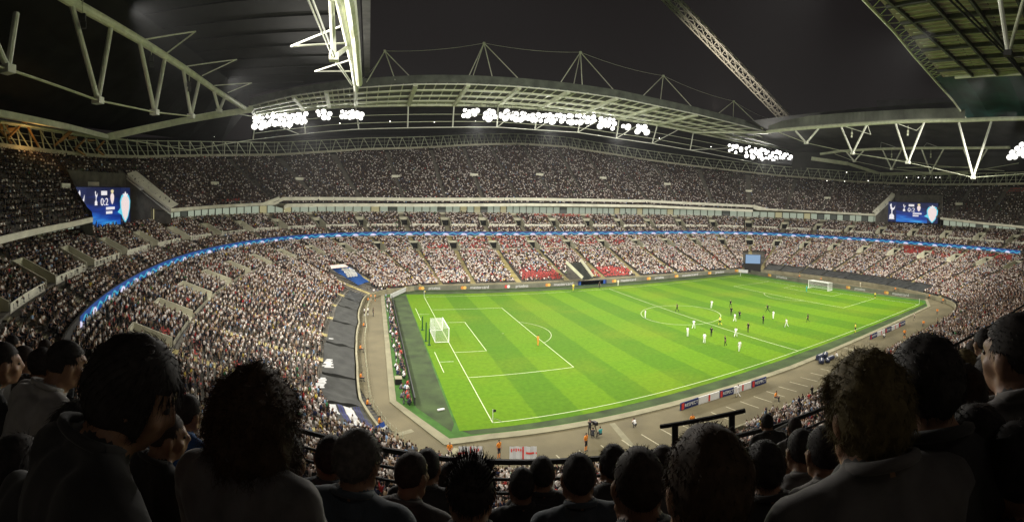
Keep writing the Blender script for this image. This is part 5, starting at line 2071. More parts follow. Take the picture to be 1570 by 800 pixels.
t = thing('loose_kerb_marker', 'small white marker lying on the worn turf left of the corner', 'marker', tuple(atz(676, 628.5, .05)))
p = atz(676, 628.5, .05)
mb = MB(); mb.box((p[0], p[1], .12), (.9, .3, .12), .3); mb.obj('board', BWHITE, t)

# ------------------------------------------------------------------ sheets and banners over seats
rp_ = lambda s, d: ringpt([s], DL(d, float(np.degrees(ang_of(s)))))[0]


def sheet(name, s0, s1, d0, d1, m, lab, cat, group=None, lift=.5, drop=1.2, nd=10, ns=16, stripes=None):
    t = thing(name, lab, cat, (*rp_((s0 + s1) / 2, d0), 1.0), 0, group)
    ss_ = np.linspace(s0, s1, ns + 1)
    dd = np.linspace(d0, d1, nd + 1)
    ph = rng.uniform(0, 6)

    def Z(s, d):
        f = (s - s0) / (s1 - s0)
        return zl(d) + lift + .10 * sin(d * 2.3 + ph) * sin(f * 9 + ph) + .06 * sin(f * 23 + d) - .18 * (4 * f * (1 - f))
    def patch_(a0, a1, b0, b1, mm, nm, up=0.0):
        mb = MB()
        S_ = np.linspace(a0, a1, ns + 1); D_ = np.linspace(b0, b1, nd + 1)
        G = [[(*rp_(s, d), Z(s, d) + up) for d in D_] for s in S_]
        vs = [p for r in G for p in r]
        fs = [(i * (nd + 1) + j, (i + 1) * (nd + 1) + j, (i + 1) * (nd + 1) + j + 1, i * (nd + 1) + j + 1) for i in range(ns) for j in range(nd)]
        mb.add(vs, fs)
        return mb
    mb = patch_(s0, s1, d0, d1, m, name)
    for i in range(ns):        # front and side flaps
        a, b = rp_(ss_[i], d0), rp_(ss_[i + 1], d0)
        mb.quad((*a, Z(ss_[i], d0) - drop), (*b, Z(ss_[i + 1], d0) - drop), (*b, Z(ss_[i + 1], d0)), (*a, Z(ss_[i], d0)))
    for s in (s0, s1):
        for j in range(nd):
            a, b = rp_(s, dd[j]), rp_(s, dd[j + 1])
            mb.quad((*a, Z(s, dd[j]) - .6), (*b, Z(s, dd[j + 1]) - .6), (*b, Z(s, dd[j + 1])), (*a, Z(s, dd[j])))
    mb.obj('sheet', m, t, smooth=True)
    for st in stripes or ():
        f0, f1, g0, g1, mm = st
        q = patch_(s0 + (s1 - s0) * f0, s0 + (s1 - s0) * f1, d0 + (d1 - d0) * g0, d0 + (d1 - d0) * g1, mm, 'stripe', .03)
        q.obj('stripe', mm, t)
    return t


def s_px(u, v, z):
    p = atz(u, v, z)
    return float(s_of_ang(np.degrees(atan2(p[1] - 34, p[0] - 54))))


TG = mat('grey tarpaulin', (.030, .031, .027), .8, .35, .6, bump=.4)
bnd = [s_px(u, v, 1.6) for u, v in ((556, 452), (549, 465), (549, 478), (546, 502), (541, 532), (539, 572), (540, 612))]
wh = ['farthest', 'second farthest', 'third', 'fourth', 'fifth, with white scrawls beside it,', 'nearest']
for i in range(6):
    sheet('seat_cover', bnd[i] + .5, bnd[i + 1] - .5, -36.4, -32.4 + .25 * i, TG if i else TARP, wh[i] + ' grey tarpaulin over the front rows left of the pitch', 'tarpaulin', 'tarpaulins over the front rows at the left')
WHB = mat('white banner cloth', (.46, .46, .45), .8, .1, 1)
NVB = mat('navy banner cloth', (.03, .035, .12), .8, .15, 1)
b0, b1 = bnd[6] + .4, s_px(566, 650, 1.6)
sheet('banner', b0, b1, -36.2, -30.8, TG, 'grey and white banner with navy stripes, nearest of the sheets at the left', 'banner', 'banners on the front rows', stripes=[(.05, .42, .72, .98, WHB), (.02, .85, .30, .52, WHB), (.02, .88, .62, .67, NVB), (.02, .9, .54, .60, NVB), (.02, .95, .22, .25, NVB), (.02, .95, .16, .19, NVB), (.02, .95, .10, .13, NVB)])
# white scrawled bits between crowd and sheets
for (u, v), lab in (((506, 521), 'small white paper sign at the edge of the fourth tarpaulin'), ((504, 560), 'white lettered banner strip at the back of the tarpaulins'), ((494, 590), 'white banner strip at the back of the nearest tarpaulin')):
    p = atz(u, v, 3.2)
    t = thing('paper_banner', lab, 'banner', tuple(p), 0, 'white strips behind the tarpaulins')
    L_ = 1.0 if v < 530 else 3.2
    for k in range(1 if v < 530 else 7):
        mb = MB(); mb.box((p[0] + rng.uniform(-.2, .2), p[1] - L_ / 2 + L_ * k / 7, p[2] + .35), (.9 + rng.uniform(-.3, .3), .28, .05), rng.uniform(-.2, .2), rx=.1); mb.obj('letter_strip', WHB, t)
# right end sheets
for i in range(8):
    dg0 = 27.0 - i * 6.6
    s0, s1 = s_of_ang((dg0 - 6.0) % 360), s_of_ang(dg0 % 360)
    if s1 < s0: s0 -= PERIM
    sheet('seat_cover', s0, s1, -36.4, -31.2 + (.6 if i < 3 else 0), TG if i < 3 else TARP, ['pale grey', 'grey', 'dark grey', 'black', 'black', 'black', 'black', 'black'][i] + ' tarpaulin, ' + ['first', 'second', 'third', 'fourth', 'fifth', 'sixth', 'seventh', 'last'][i] + ' from the left along the right end', 'tarpaulin', 'tarpaulins over the front rows of the right end', drop=.9)
# blue banner in the far left corner
q = [atz(507, 413, 6.6), atz(536, 410, 6.6), atz(566, 433, 2.3), atz(549, 438, 2.3)]
t = thing('banner', 'blue banner with white scrawl laid over seats in the far left corner', 'banner', tuple(q[3]), 0, 'banners on the front rows')
mb = MB()
for i in range(10):
    for k in range(6):
        g = lambda f, h: lerp(lerp(q[0], q[3], f), lerp(q[1], q[2], f), h) + UPZ * (.08 * sin(f * 17 + h * 5) + .2)
        mb.quad(g(i / 10, k / 6), g((i + 1) / 10, k / 6), g((i + 1) / 10, (k + 1) / 6), g(i / 10, (k + 1) / 6))
mb.obj('cloth', mat('blue banner cloth', (.015, .07, .26), .7, .3, .4), t)
g = lambda f, h: lerp(lerp(q[0], q[3], f), lerp(q[1], q[2], f), h) + UPZ * .42
mb = MB()
for f0, h0, f1, h1, amp in ((.14, .38, .42, .95, .10), (.30, .30, .52, .85, .12), (.44, .2, .60, .8, .06), (.54, .10, .66, .7, .03)):
    pts = []
    for k in range(26):
        x = k / 25
        f, h = f0 + (f1 - f0) * x * .35 + amp * sin(x * 22), h0 + (h1 - h0) * x
        pts.append(g(f, h))
    mb.tube(pts, .16, 5)
mb.obj('scrawl', BWHITE, t)
q4 = [atz(506, 409, 7.3), atz(528, 407, 7.3), atz(534, 411, 6.8), atz(508, 414, 6.8)]
t2_ = thing('banner', 'pale pink banner lying above the blue banner', 'banner', tuple(q4[0]), 0, 'banners on the front rows')
mb = MB(); mb.add([p + UPZ * .4 for p in q4] + [p + UPZ * .33 for p in q4], [(0, 1, 2, 3), (7, 6, 5, 4), (0, 4, 5, 1), (1, 5, 6, 2), (2, 6, 7, 3), (3, 7, 4, 0)]); mb.obj('cloth', mat('pale banner cloth', (.55, .45, .42), .8, .2, 1), t2_)
# black covered steps in the far stand and the small screen in the corner
q = [aty(868, 407, 96) * 0 + atz(868, 408, 6.5), atz(890, 404, 6.5), atz(909, 430, 1.6), atz(893, 432, 1.6)]
t = thing('covered_steps', 'black covered steps in the middle of the far lower stand', 'steps', tuple(q[3]))
mb = MB()
for i in range(12):
    a, b = lerp(q[0], q[3], i / 12), lerp(q[1], q[2], i / 12)
    c, d = lerp(q[0], q[3], (i + 1) / 12), lerp(q[1], q[2], (i + 1) / 12)
    mb.quad(a + UPZ * .5, b + UPZ * .5, np.array([d[0], d[1], b[2] + .5]), np.array([c[0], c[1], a[2] + .5]))
    mb.quad(np.array([c[0], c[1], a[2] + .5]), np.array([d[0], d[1], b[2] + .5]), d + UPZ * .5, c + UPZ * .5)
mb.obj('tread', TARP, t)
for a, b in ((q[0], q[3]), (q[1], q[2])):
    mb = MB(); mb.beam(a + UPZ * 1.2, b + UPZ * 1.2, .15, .9); mb.obj('handrail', CONCL, t)
c = atd(1156, 404, 179)
t = thing('corner_screen', 'small black screen with a pale blue upper half in the far right corner', 'screen', (c[0], c[1], 1))
ax = math.atan2(-(c[0] - CX), (c[1] - CY))
zt, zm, zb_ = atd(1156, 390, 179)[2], atd(1156, 404.5, 179)[2], atd(1156, 417, 179)[2]
wd = 25 / 733 * 179
mb = MB(); mb.box((c[0], c[1] + .6, (zt + zb_) / 2), (wd, 1.0, zt - zb_), ax); mb.obj('housing', BLACK, t)
d_ = np.array([CX - c[0], CY - c[1]]); d_ /= np.linalg.norm(d_)
mb = MB(); mb.box((c[0] + d_[0] * .4 , c[1] + .6 + d_[1] * .4, (zt + zm) / 2), (wd * .9, .5, (zt - zm) * .9), ax); mb.obj('display', emat('pale blue display', (.20, .33, .52), 1.0), t)

# flags on the near railing
for u0, u1, v, lab in ((703, 740, 699, 'white flag with a red cross on the near track railing, left of the pair'), (781, 823, 699, 'white flag with a red cross on the near track railing, right of the pair')):
    A, B = atz(u0, v + 6, .35), atz(u1, v + 6, .35)
    t = thing('flag', lab, 'flag', tuple(A), 0, 'cross flags on the near railing')
    e = (B - A); L_ = np.linalg.norm(e); e = e / L_
    back = np.array([-e[1], e[0], 0]) * .55
    up = np.array([back[0], back[1], 1.05])
    def fq(f0, f1, g0, g1, m, nm, off):
        mb = MB()
        n = 8
        for i in range(n):
            x0, x1 = f0 + (f1 - f0) * i / n, f0 + (f1 - f0) * (i + 1) / n
            w_ = lambda x: np.array([e[1], -e[0], 0]) * (.05 * sin(x * 19) + off)
            mb.quad(A + e * L_ * x0 + up * g0 + w_(x0), A + e * L_ * x1 + up * g0 + w_(x1), A + e * L_ * x1 + up * g1 + w_(x1), A + e * L_ * x0 + up * g1 + w_(x0))
        mb.obj(nm, m, t)
    fq(0, 1, 0, 1, WHB, 'cloth', 0)
    fq(.47, .53, 0, 1, REDP, 'cross_bar', .02)
    fq(0, .40, .44, .58, REDP, 'cross_bar', .02) if u0 < 750 else fq(.6, 1, .44, .58, REDP, 'cross_bar', .02)
    for k in range(5):
        x = .05 + .085 * k + (.0 if u0 > 750 else .5)
        fq(x, x + .05, .6 + rng.uniform(0, .1), .85, REDP, 'scrawl', .02)
p = atz(582, 664, .9)
t = thing('flag', 'blue flag with a white band hung on the corner railing', 'flag', tuple(p), 0.9, None)
mb = MB(); mb.quad((-1.4, 0, -.5), (1.4, 0, -.5), (1.4, .5, .6), (-1.4, .5, .6)); localobj('cloth', mb, BLUEP, t)
mb = MB(); mb.quad((-1.4, -.03, .05), (1.4, -.03, .05), (1.4, .10, .3), (-1.4, .10, .3)); localobj('band', mb, BWHITE, t)

# railings in front of the lower rows: rail posts as parts
def railing(lab, s0, s1, d, n):
    t = thing('railing', lab, 'railing', (*ringpt([(s0 + s1) / 2], -37)[0], 0))
    sv_ = np.linspace(s0, s1, n)
    P = ringpt(sv_, dfr(np.degrees(ang_of(sv_))) + d)
    for z in (.55, 1.05):
        mb = MB(); mb.tube([(*p, z) for p in P], .018, 5); mb.obj('rail', CONC, t)
    mb = MB()
    Q = ringpt(np.linspace(s0, s1, n * 2), dfr(np.degrees(ang_of(np.linspace(s0, s1, n * 2)))) + d - .4)
    Q2 = ringpt(np.linspace(s0, s1, n * 2), dfr(np.degrees(ang_of(np.linspace(s0, s1, n * 2)))) - 1.0)
    for a, b in zip(Q, Q2): mb.tube([(*a, .0), (*a, .4), (*b, .4)], .022, 4)
    o = mb.obj('stile', CONC, t); o['kind'] = 'stuff'
    for p in P:
        mb = MB(); mb.tube([(*p, 0), (*p, 1.08)], .03, 5); mb.obj('post', STEEL, t)


railing('low pale railing along the foot of the left lower stand', s_px(556, 452, 1.), s_px(580, 668, 1.), -2.2, 44)
railing('low pale railing along the foot of the near lower stand', s_px(690, 700, 1.), s_px(1100, 668, 1.), -1.3, 26)

# ------------------------------------------------------------------ people on and round the pitch
PT = dict(CTAG)
FIG = {}


def fig(key):
    if key in FIG: return FIG[key]
    J = {'stand': lambda: P_stand(), 'walk': lambda: P_stand(arms='run', step=.45, lean=.06), 'run': lambda: P_stand(arms='run', step=.8, lean=.16), 'hips': lambda: P_stand(arms='hips'), 'stride': lambda: P_stand(arms='down', step=.35), 'wide': lambda: P_stand(arms='down', step=.12, lean=.1),
         'sit': lambda: P_sit('lap'), 'lean': lambda: P_sit('knee', .14), 'crouch': P_crouch, 'cam': lambda: P_stand(arms='cam')}[key]()
    if key in ('stand', 'walk', 'run', 'hips', 'stride', 'wide'): J['shin'] = 'shirt'
    pr = pose_prims(J)
    me = remeshed(pr, .03, .5, 2)
    for m in CR: me.materials.append(m)
    paint(me, pr, CTAG, J['head'], True)
    me.name = 'figure_' + key
    FIG[key] = me
    return me


def person(u, v, key, shirt, trous, lab, group, face=None, z=.05, skin=(.45, .27, .19), hair=(.03, .02, .015), sc=1.0, P=None):
    p = atz(u, v, z) if P is None else P
    o = bpy.data.objects.new('person', fig(key))
    COL.objects.link(o)
    o.location = p
    o.rotation_euler = (0, 0, rng.uniform(0, 6.28) if face is None else face)
    o.scale = (sc,) * 3
    o['shirt'] = shirt; o['trous'] = trous; o['skin'] = skin; o['hairc'] = hair
    return tag(o, lab, 'person', group)


WK, DK_ = (.80, .80, .78), (.012, .012, .016)
SC = 1.12
for (u, v, k, f), lab in zip([(989.3, 488, 'stand', 1.2), (1063.5, 504.5, 'walk', -1.2), (1054, 516, 'stand', -1.4), (1079.7, 526.5, 'wide', -1.0), (1091, 472, 'run', 2.4), (1126.5, 493.5, 'stride', -1.5), (1128, 517, 'walk', -1.2), (1133.5, 538.8, 'wide', 2.8), (1185.5, 489, 'stand', 1.5), (1205.7, 502, 'walk', 1.2)],
                             ['standing just inside the left rim of the centre circle', 'walking on the near rim of the centre circle', 'standing outside the centre circle, just below its near rim', 'with legs apart, nearest the black kit pair below the circle', 'running at the far rim of the centre circle', 'striding right of the centre circle beside two black kit players', 'walking on the halfway line toward the near touchline', 'standing nearest to the near touchline', 'standing in the right half beside a black kit player', 'walking farthest right of all white kit players']):
    person(u, v, k, WK, WK, 'player in all white kit ' + lab, 'players in white kit', f, sc=SC)
for (u, v, k, f), lab in zip([(1038, 477.8, 'walk', 1.0), (1120, 471.5, 'run', 2.2), (1121, 483.5, 'stand', -1.0), (1133.7, 489.5, 'run', -.8), (1177, 479, 'run', .4), (1170, 496.5, 'hips', -1.6), (1238.5, 494, 'stride', .5), (1147, 509, 'stand', 1.6), (1090.5, 516.5, 'walk', -.6), (1112, 530.5, 'wide', 1.3)],
                             ['alone inside the centre circle', 'farthest from the viewer, right of the circle', 'between the farthest black kit player and the white one', 'leaning forward beside a white kit player right of the circle', 'running in the far right half', 'with hands on hips in the right half', 'alone farthest to the right', 'just right of the halfway line', 'left of the halfway line beside the referee', 'nearest the near touchline']):
    person(u, v, k, DK_, DK_, 'player in black kit ' + lab, 'players in black kit', f, sc=SC)
person(824.5, 530, 'stand', (.75, .30, .05), (.75, .30, .05), 'goalkeeper in orange kit standing on the edge of the left penalty arc', None, -1.3, sc=SC)
person(1236.6, 447.6, 'stand', (.03, .38, .30), (.03, .38, .30), 'goalkeeper in teal kit beside the far goal post', None, 1.5, sc=1.15)
person(1103.7, 499, 'walk', (.75, .62, .08), (.02, .02, .02), 'referee in yellow shirt and black shorts at the right rim of the centre circle', None, .8, sc=SC)
person(1311.4, 510, 'stand', (.75, .62, .08), (.02, .02, .02), 'linesman in yellow shirt on the near touchline', None, .3, sc=SC)
person(878.9, 445.5, 'stand', (.75, .62, .08), (.4, .33, .05), 'linesman in yellow on the far touchline', None, 3.1, sc=1.15)
person(1341.6, 458, 'stand', (.75, .62, .08), (.02, .02, .02), 'official in yellow at the right end of the far penalty area line', None, 1.4, sc=1.1)
person(919, 442, 'stand', (.02, .02, .025), (.02, .02, .025), 'man in dark clothes standing by the blue advertising board', None, 3.1, sc=1.15)
person(947.6, 438.4, 'stand', (.7, .7, .5), (.6, .6, .45), 'figure in pale kit warming up by the far boards', None, 3.1, sc=1.15)
OR = (.85, .28, .04)
ST_ = [(552.4, 585, 'sit', 'orange jacket steward sitting by the second nearest tarpaulin'), (562.5, 627, 'sit', 'orange jacket steward sitting beside the striped banner'), (580.7, 656, 'sit', 'orange jacket steward sitting at the near left corner railing'), (557, 504, 'sit', 'orange jacket steward sitting farthest but one on the left track'),
       (552, 540, 'sit', 'orange jacket steward sitting in the middle of the left track'), (564, 464, 'sit', 'orange jacket steward, left one of the far pair on the left track'), (568.5, 462, 'stand', 'orange jacket steward, right one of the far pair on the left track'), (1225.8, 426.5, 'sit', 'orange steward behind the far goal line, left of the goal'),
       (1425.5, 457.5, 'sit', 'orange steward at the right corner, farthest right of the end row'), (1406.8, 452, 'sit', 'orange steward at the right end, second from the corner'), (1373, 446.5, 'sit', 'orange steward below the black tarpaulins of the right end'), (898, 691.5, 'stand', 'orange vest steward standing on the near track by the bays'),
       (1061, 659.5, 'stand', 'orange vest steward standing near the dark handrail'), (1188.5, 615, 'sit', 'orange vest steward sitting in front of the near crowd'), (1386.6, 519, 'stand', 'orange vest steward standing above a dark head at the right'), (1416, 500, 'sit', 'orange vest steward sitting at the foot of the right crowd'), (1437, 481, 'sit', 'orange vest steward farther along the foot of the right crowd'),
       (1446, 464.5, 'sit', 'orange vest steward at the far end of the near track'), (764.6, 703, 'stand', 'orange vest steward between the two cross flags'), (689, 698, 'sit', 'orange vest steward left of the cross flags'), (624, 440, 'sit', 'orange steward left of the priceless board in the far corner'), (637, 440, 'sit', 'orange steward beside the far left board'), (513, 432, 'stand', 'orange jacket steward at the far left blue banner'),
       (1259, 521 - 90, 'sit', 'orange steward behind the right goal'), (575, 632 - 170, 'stand', 'orange steward at the far end of the photographers')]
for u, v, k, lab in ST_:
    person(u, v, k, OR, (.03, .03, .04), lab, 'stewards in orange', (-pi / 2 if u < 600 else rng.uniform(-.5, .5) + (pi / 2 if u > 1200 else 0)) + (pi if 680 < u < 1200 else 0), sc=1.1, z=.0)
mats_ = [(.75, .73, .72), (.03, .03, .04), (.16, .16, .19), (.35, .45, .6), (.5, .06, .05), (.4, .35, .3), (.02, .03, .09)]
names_ = ['white', 'black', 'dark grey', 'light blue', 'red', 'beige', 'navy']
WHERE = lambda y: 'near corner end' if y < 16 else 'between corner and goal' if y < 29 else 'behind the goal' if y < 40 else 'beyond the goal' if y < 52 else 'far end'
y = 5.8
while y < 64:
    if not 11.8 < y < 13.4:
        k = rng.choice([0, 0, 1, 1, 2, 3, 5, 6, 4])
        kk = rng.choice(['crouch', 'lean', 'sit'])
        person(0, 0, kk, mats_[k], (.03, .03, .04), {'crouch': 'crouching', 'lean': 'leaning', 'sit': 'sitting'}[kk] + ' photographer in a ' + names_[k] + ' top at the black board, ' + WHERE(y), 'photographers behind the left goal board', -pi / 2 + rng.uniform(-.4, .4), P=(-9.15 + rng.uniform(-.25, .15), y, .04))
        if rng.random() < .55:
            k = rng.choice([0, 1, 2, 3, 6])
            kk = rng.choice(['crouch', 'lean', 'stand'])
            person(0, 0, kk, mats_[k], (.03, .03, .04), {'crouch': 'crouching', 'lean': 'leaning', 'stand': 'standing'}[kk] + ' photographer in a ' + names_[k] + ' top in the second row, ' + WHERE(y), 'photographers of the second row', -pi / 2 + rng.uniform(-.4, .4), P=(-9.9 + rng.uniform(-.25, .25), y + .4, .04))
    y += rng.uniform(.75, 1.2)
for i, (u, v) in enumerate([(563, 452), (568, 450), (573, 453), (577, 447), (581, 449), (585, 450), (588, 447), (591, 449), (579, 453), (560, 449)]):
    k = [1, 1, 0, 1, 2, 0, 1, 1, 2, 0][i]
    person(u, v, 'stand', mats_[k], (.03, .03, .05), names_[k] + ' clad person in the huddle at the far left corner of the track', 'huddle in the far left corner, ' + names_[k], sc=1.1)
person(558.5, 485, 'stand', (.7, .7, .68), (.02, .02, .03), 'man in white shirt and dark trousers on the left track', None, -1.4, sc=1.1)
person(564, 484, 'stand', (.7, .7, .68), (.02, .02, .03), 'man in white shirt facing the man in white on the left track', None, 1.2, sc=1.1)
person(572, 485, 'stand', (.03, .03, .03), (.02, .02, .03), 'man in black alone on the left track', None, -1.4, sc=1.1)
person(904, 667, 'cam', (.03, .03, .035), (.03, .03, .03), 'camera operator in black on the near track', 'camera crew', -.3)
person(909, 671, 'crouch', (.03, .03, .035), (.03, .03, .03), 'crouching assistant beside the camera operator', 'camera crew', -.3)
person(921, 672, 'sit', (.05, .30, .30), (.03, .03, .04), 'person in a teal top sitting by the camera crew', None, .2)
person(973.5, 655, 'crouch', (.72, .72, .7), (.05, .05, .05), 'person in white crouching alone on the near track', None, .2)
person(1131.5, 609, 'stride', (.72, .72, .7), (.6, .6, .6), 'person in white walking behind the RESPECT boards', None, .6)
person(1283.5, 549, 'crouch', (.72, .72, .68), (.3, .3, .25), 'person in white beside the covered equipment', None, .2)
person(1356, 518, 'crouch', (.7, .7, .68), (.05, .05, .05), 'person in white beside the farther low boards', None, .4)
person(1402, 491, 'stand', (.5, .42, .32), (.05, .05, .05), 'person in beige walking on the far part of the near track', None, .5)
person(1319, 440, 'stand', (.7, .66, .45), (.5, .5, .4), 'person in pale yellow behind the boards of the right end', None, 1.5)
# tripod camera of the crew
p = atz(912, 668, 0)
t = thing('video_camera', 'black television camera on a tripod with the crew on the near track', 'camera', tuple(p), .4)
mb = MB()
for a in (0, 2.1, 4.2):
    m_ = MB(); m_.tube([(0, 0, 1.2), (.45 * cos(a), .45 * sin(a), 0)], .03, 5); localobj('tripod_leg', m_, BLACK, t)
m_ = MB(); m_.box((0, 0, 1.4), (.3, .6, .34)); localobj('camera_body', m_, BLACK, t)
m_ = MB(); m_.tube([(0, .3, 1.42), (0, .62, 1.42)], [.09, .12], 10); localobj('camera_lens', m_, DARKSTEEL, t)
# covered equipment
c0 = atz(1265, 553, 0)
t = thing('equipment_cart', 'low cart of dark covered equipment with pale straps on the near track', 'cart', tuple(c0), .3)
for i, (dx, dy, sx_, sy_, sz_, rz_) in enumerate(((-1.3, .2, 1.7, .9, .55, .3), (.1, .9, 1.5, 1.0, .8, -.2), (1.5, .5, 1.9, .9, .7, .2), (.9, -.7, 1.6, .8, .5, -.3), (-.5, -.6, 1.2, .7, .45, .5))):
    bm = bmesh.new()
    bmesh.ops.create_cube(bm, size=1)
    for v_k in bm.verts: v_k.co = V3((v_k.co.x * sx_, v_k.co.y * sy_, v_k.co.z * sz_))
    bmesh.ops.bevel(bm, geom=bm.edges[:], offset=.12, segments=3, affect='EDGES')
    bmesh.ops.rotate(bm, verts=bm.verts, matrix=Matrix.Rotation(rz_, 3, 'Z'))
    bmesh.ops.translate(bm, verts=bm.verts, vec=(dx, dy, sz_ / 2 + .1))
    me = bpy.data.meshes.new('case'); bm.to_mesh(me); bm.free(); me.materials.append(mat('dark blue cover', (.02, .025, .05), .6, .4, 2))
    o = bpy.data.objects.new('case', me); COL.objects.link(o); o.parent = t
    m_ = MB(); m_.box((dx, dy, sz_ + .12), (sx_ * .8, .1, .04), rz_); localobj('strap', m_, BWHITE, t)
p = atz(612, 616 - 25, 0)
t = thing('equipment_crate', 'dark crate with a pale lid standing behind the photographers', 'crate', (-10.0, 12.6, 0))
m_ = MB(); m_.box((0, 0, .4), (.9, 1.1, .8)); localobj('body', m_, BLACK, t)
m_ = MB(); m_.box((0, 0, .85), (1.0, 1.2, .08)); localobj('lid', m_, CONC, t)

# ------------------------------------------------------------------ the near stand we sit in: steps, front railing
NPX = [-60, -49.5, -41, -33, -24.7, -17.7, -12.9, -6.8, 3.75, 12, 40, 80]
NPY = [2, -15, -28, -38, -41.6, -42.6, -44.3, -46, -47.3, -48, -49, -50]
npar = [np.array([x, y]) for x, y in zip(NPX, NPY)]
near = thing('seating_tier', 'dark stepped rows of the near upper tier under the people in front', 'stand', (-14, -50, 20))
lx = np.linspace(-33, 60, 60)
ly = np.interp(lx, NPX, NPY)
for k in range(16):
    mb = MB()
    z = 20.55 + .45 * k
    for i in range(len(lx) - 1):
        y0, y1 = ly[i] - .8 * k, ly[i + 1] - .8 * k
        mb.quad((lx[i], y0, z - .45), (lx[i + 1], y1, z - .45), (lx[i + 1], y1, z), (lx[i], y0, z))
        mb.quad((lx[i], y0, z), (lx[i + 1], y1, z), (lx[i + 1], y1 - .8, z), (lx[i], y0 - .8, z))
    mb.obj('step', STEP, near)
rail = thing('railing', 'black barred railing along the front of the near upper tier', 'railing', (-12.9, -44.3, 20.55))
pp = [np.array([x, np.interp(x, NPX, NPY)]) for x in np.arange(-17, 42, 1.0)]
for z, r in ((21.52, .046), (21.22, .028), (20.98, .028)):
    mb = MB(); mb.tube([(*p, z) for p in pp], r, 6); mb.obj('rail', BLACK, rail)
for p in pp[::2]:
    mb = MB(); mb.tube([(*p, 20.2), (*p, 21.5)], .04, 6); mb.obj('post', BLACK, rail)
mb = MB()
for a, b in zip(pp, pp[1:]):
    mb.quad((*a, 19.6), (*b, 19.6), (*b, 20.62), (*a, 20.62))
mb.obj('front_edge', BLACK, rail)
hr = thing('handrail', 'thick black handrail on two posts, rising above the front railing', 'handrail', tuple(atd(1078, 660, 7.2)))
mb = MB(); mb.tube([atd(1013, 654, 7.4), atd(1142, 629.5, 7.0)], .035, 8); mb.obj('rail', BLACK, hr)
for u, v0, v1 in ((1035, 651, 690), (1122, 634, 690)):
    mb = MB(); mb.tube([atd(u, v0, 7.3), atd(u, v1, 7.3)], .05, 8); mb.obj('post', BLACK, hr)
h2 = thing('handrail', 'slim pale handrail running up to the right below the small dark heads', 'handrail', tuple(atd(1165, 670, 6.6)))
mb = MB(); mb.tube([atd(1126, 689, 6.4), atd(1210, 649, 6.8)], .02, 6); mb.obj('rail', mat('worn steel rail', (.35, .35, .33), .4, .2, 5), h2)
for u, v in ((1128, 688), (1168, 669), (1208, 650)):
    mb = MB(); mb.tube([atd(u, v, 6.6), atd(u, v + 60, 6.6)], .018, 6); mb.obj('post', BLACK, h2)

# ------------------------------------------------------------------ people in front of the camera
ICO[4] = icos(4)
from mathutils import noise as mnoise


def cloth(name, col):
    return mat(name, col, .85, .3, 9, bump=.35, spec=.2, sheen=.15)


def skinm(name, col):
    m = mat(name, col, .55, .12, 14, bump=.05, spec=.35)
    m.node_tree.nodes['Principled BSDF'].inputs['Subsurface Weight'].default_value = .08
    m.node_tree.nodes['Principled BSDF'].inputs['Subsurface Radius'].default_value = (.01, .004, .002)
    return m


SK1, SK2 = skinm('light skin', (.27, .145, .085)), skinm('tan skin', (.22, .12, .075))
TR1 = cloth('dark trousers', (.02, .022, .03))


def hairmat(name, col):
    return mat(name, col, .7, .35, 40, spec=.15)


HB, HD, HG, HBL, HBR = hairmat('black hair', (.032, .027, .025)), hairmat('dark brown hair', (.042, .030, .024)), hairmat('greying hair', (.10, .09, .08)), hairmat('fair hair', (.13, .10, .045)), hairmat('brown hair', (.055, .034, .02))


def hands(pr, wr, el, side, curl=.6):
    """palm, four fingers and a thumb"""
    wr, el = V3(wr), V3(el)
    d = (wr - el).normalized()
    x = V3((-side, 0, .15))
    x = (x - d * x.dot(d)).normalized()      # towards the thumb
    pn = d.cross(x) * side                    # palm normal
    pr.append(('c', wr, .029, wr + d * .05, .034, 'skin'))
    pr.append(('c', wr + d * .03 + x * .018, .024, wr + d * .085 + x * .022, .018, 'skin'))
    for i, (o, ln) in enumerate(((.030, .072), (.010, .08), (-.010, .074), (-.028, .058))):
        b = wr + d * .085 + x * o
        c1 = curl * (.8 + .15 * i)
        m = b + (d * cos(c1 * .6) + pn * sin(c1 * .6)) * ln * .55
        e = m + (d * cos(c1 * 1.7) + pn * sin(c1 * 1.7)) * ln * .5
        pr.append(('c', b, .0105, m, .0095, 'skin')); pr.append(('c', m, .0095, e, .008, 'skin'))
    t0 = wr + d * .03 + x * .03
    t1 = t0 + (d * .6 + x * .7 + pn * .3).normalized() * .045
    pr.append(('c', t0, .014, t1, .011, 'skin')); pr.append(('c', t1, .011, t1 + (d * .8 + x * .2 + pn * .4).normalized() * .032, .009, 'skin'))


def head_prims(hc, M):
    hc = V3(hc)
    E = lambda c, r: ('e', hc + M @ V3(c), r, 'skin', M)
    C = lambda a, ra, b, rb: ('c', hc + M @ V3(a), ra, hc + M @ V3(b), rb, 'skin')
    return [E((0, -.008, .012), (.075, .094, .104)), E((0, .032, -.045), (.060, .062, .075)), E((0, .058, -.098), (.026, .022, .018)),
            C((0, .088, .012), .010, (0, .108, -.026), .015), C((-.012, .098, -.03), .010, (.012, .098, -.03), .010),
            C((-.034, .082, .022), .012, (.034, .082, .022), .012), E((0, .090, -.057), (.024, .012, .008)), E((0, .088, -.069), (.021, .012, .009)),
            E((-.05, .055, -.025), (.02, .024, .02)), E((.05, .055, -.025), (.02, .024, .02)),
            E((-.083, -.006, -.008), (.012, .022, .034)), E((.083, -.006, -.008), (.012, .022, .034)), E((-.084, -.008, -.034), (.007, .011, .013)), E((.084, -.008, -.034), (.007, .011, .013)), C((-.055, 0, -.07), .028, (0, .06, -.095), .022), C((.055, 0, -.07), .028, (0, .06, -.095), .022)]


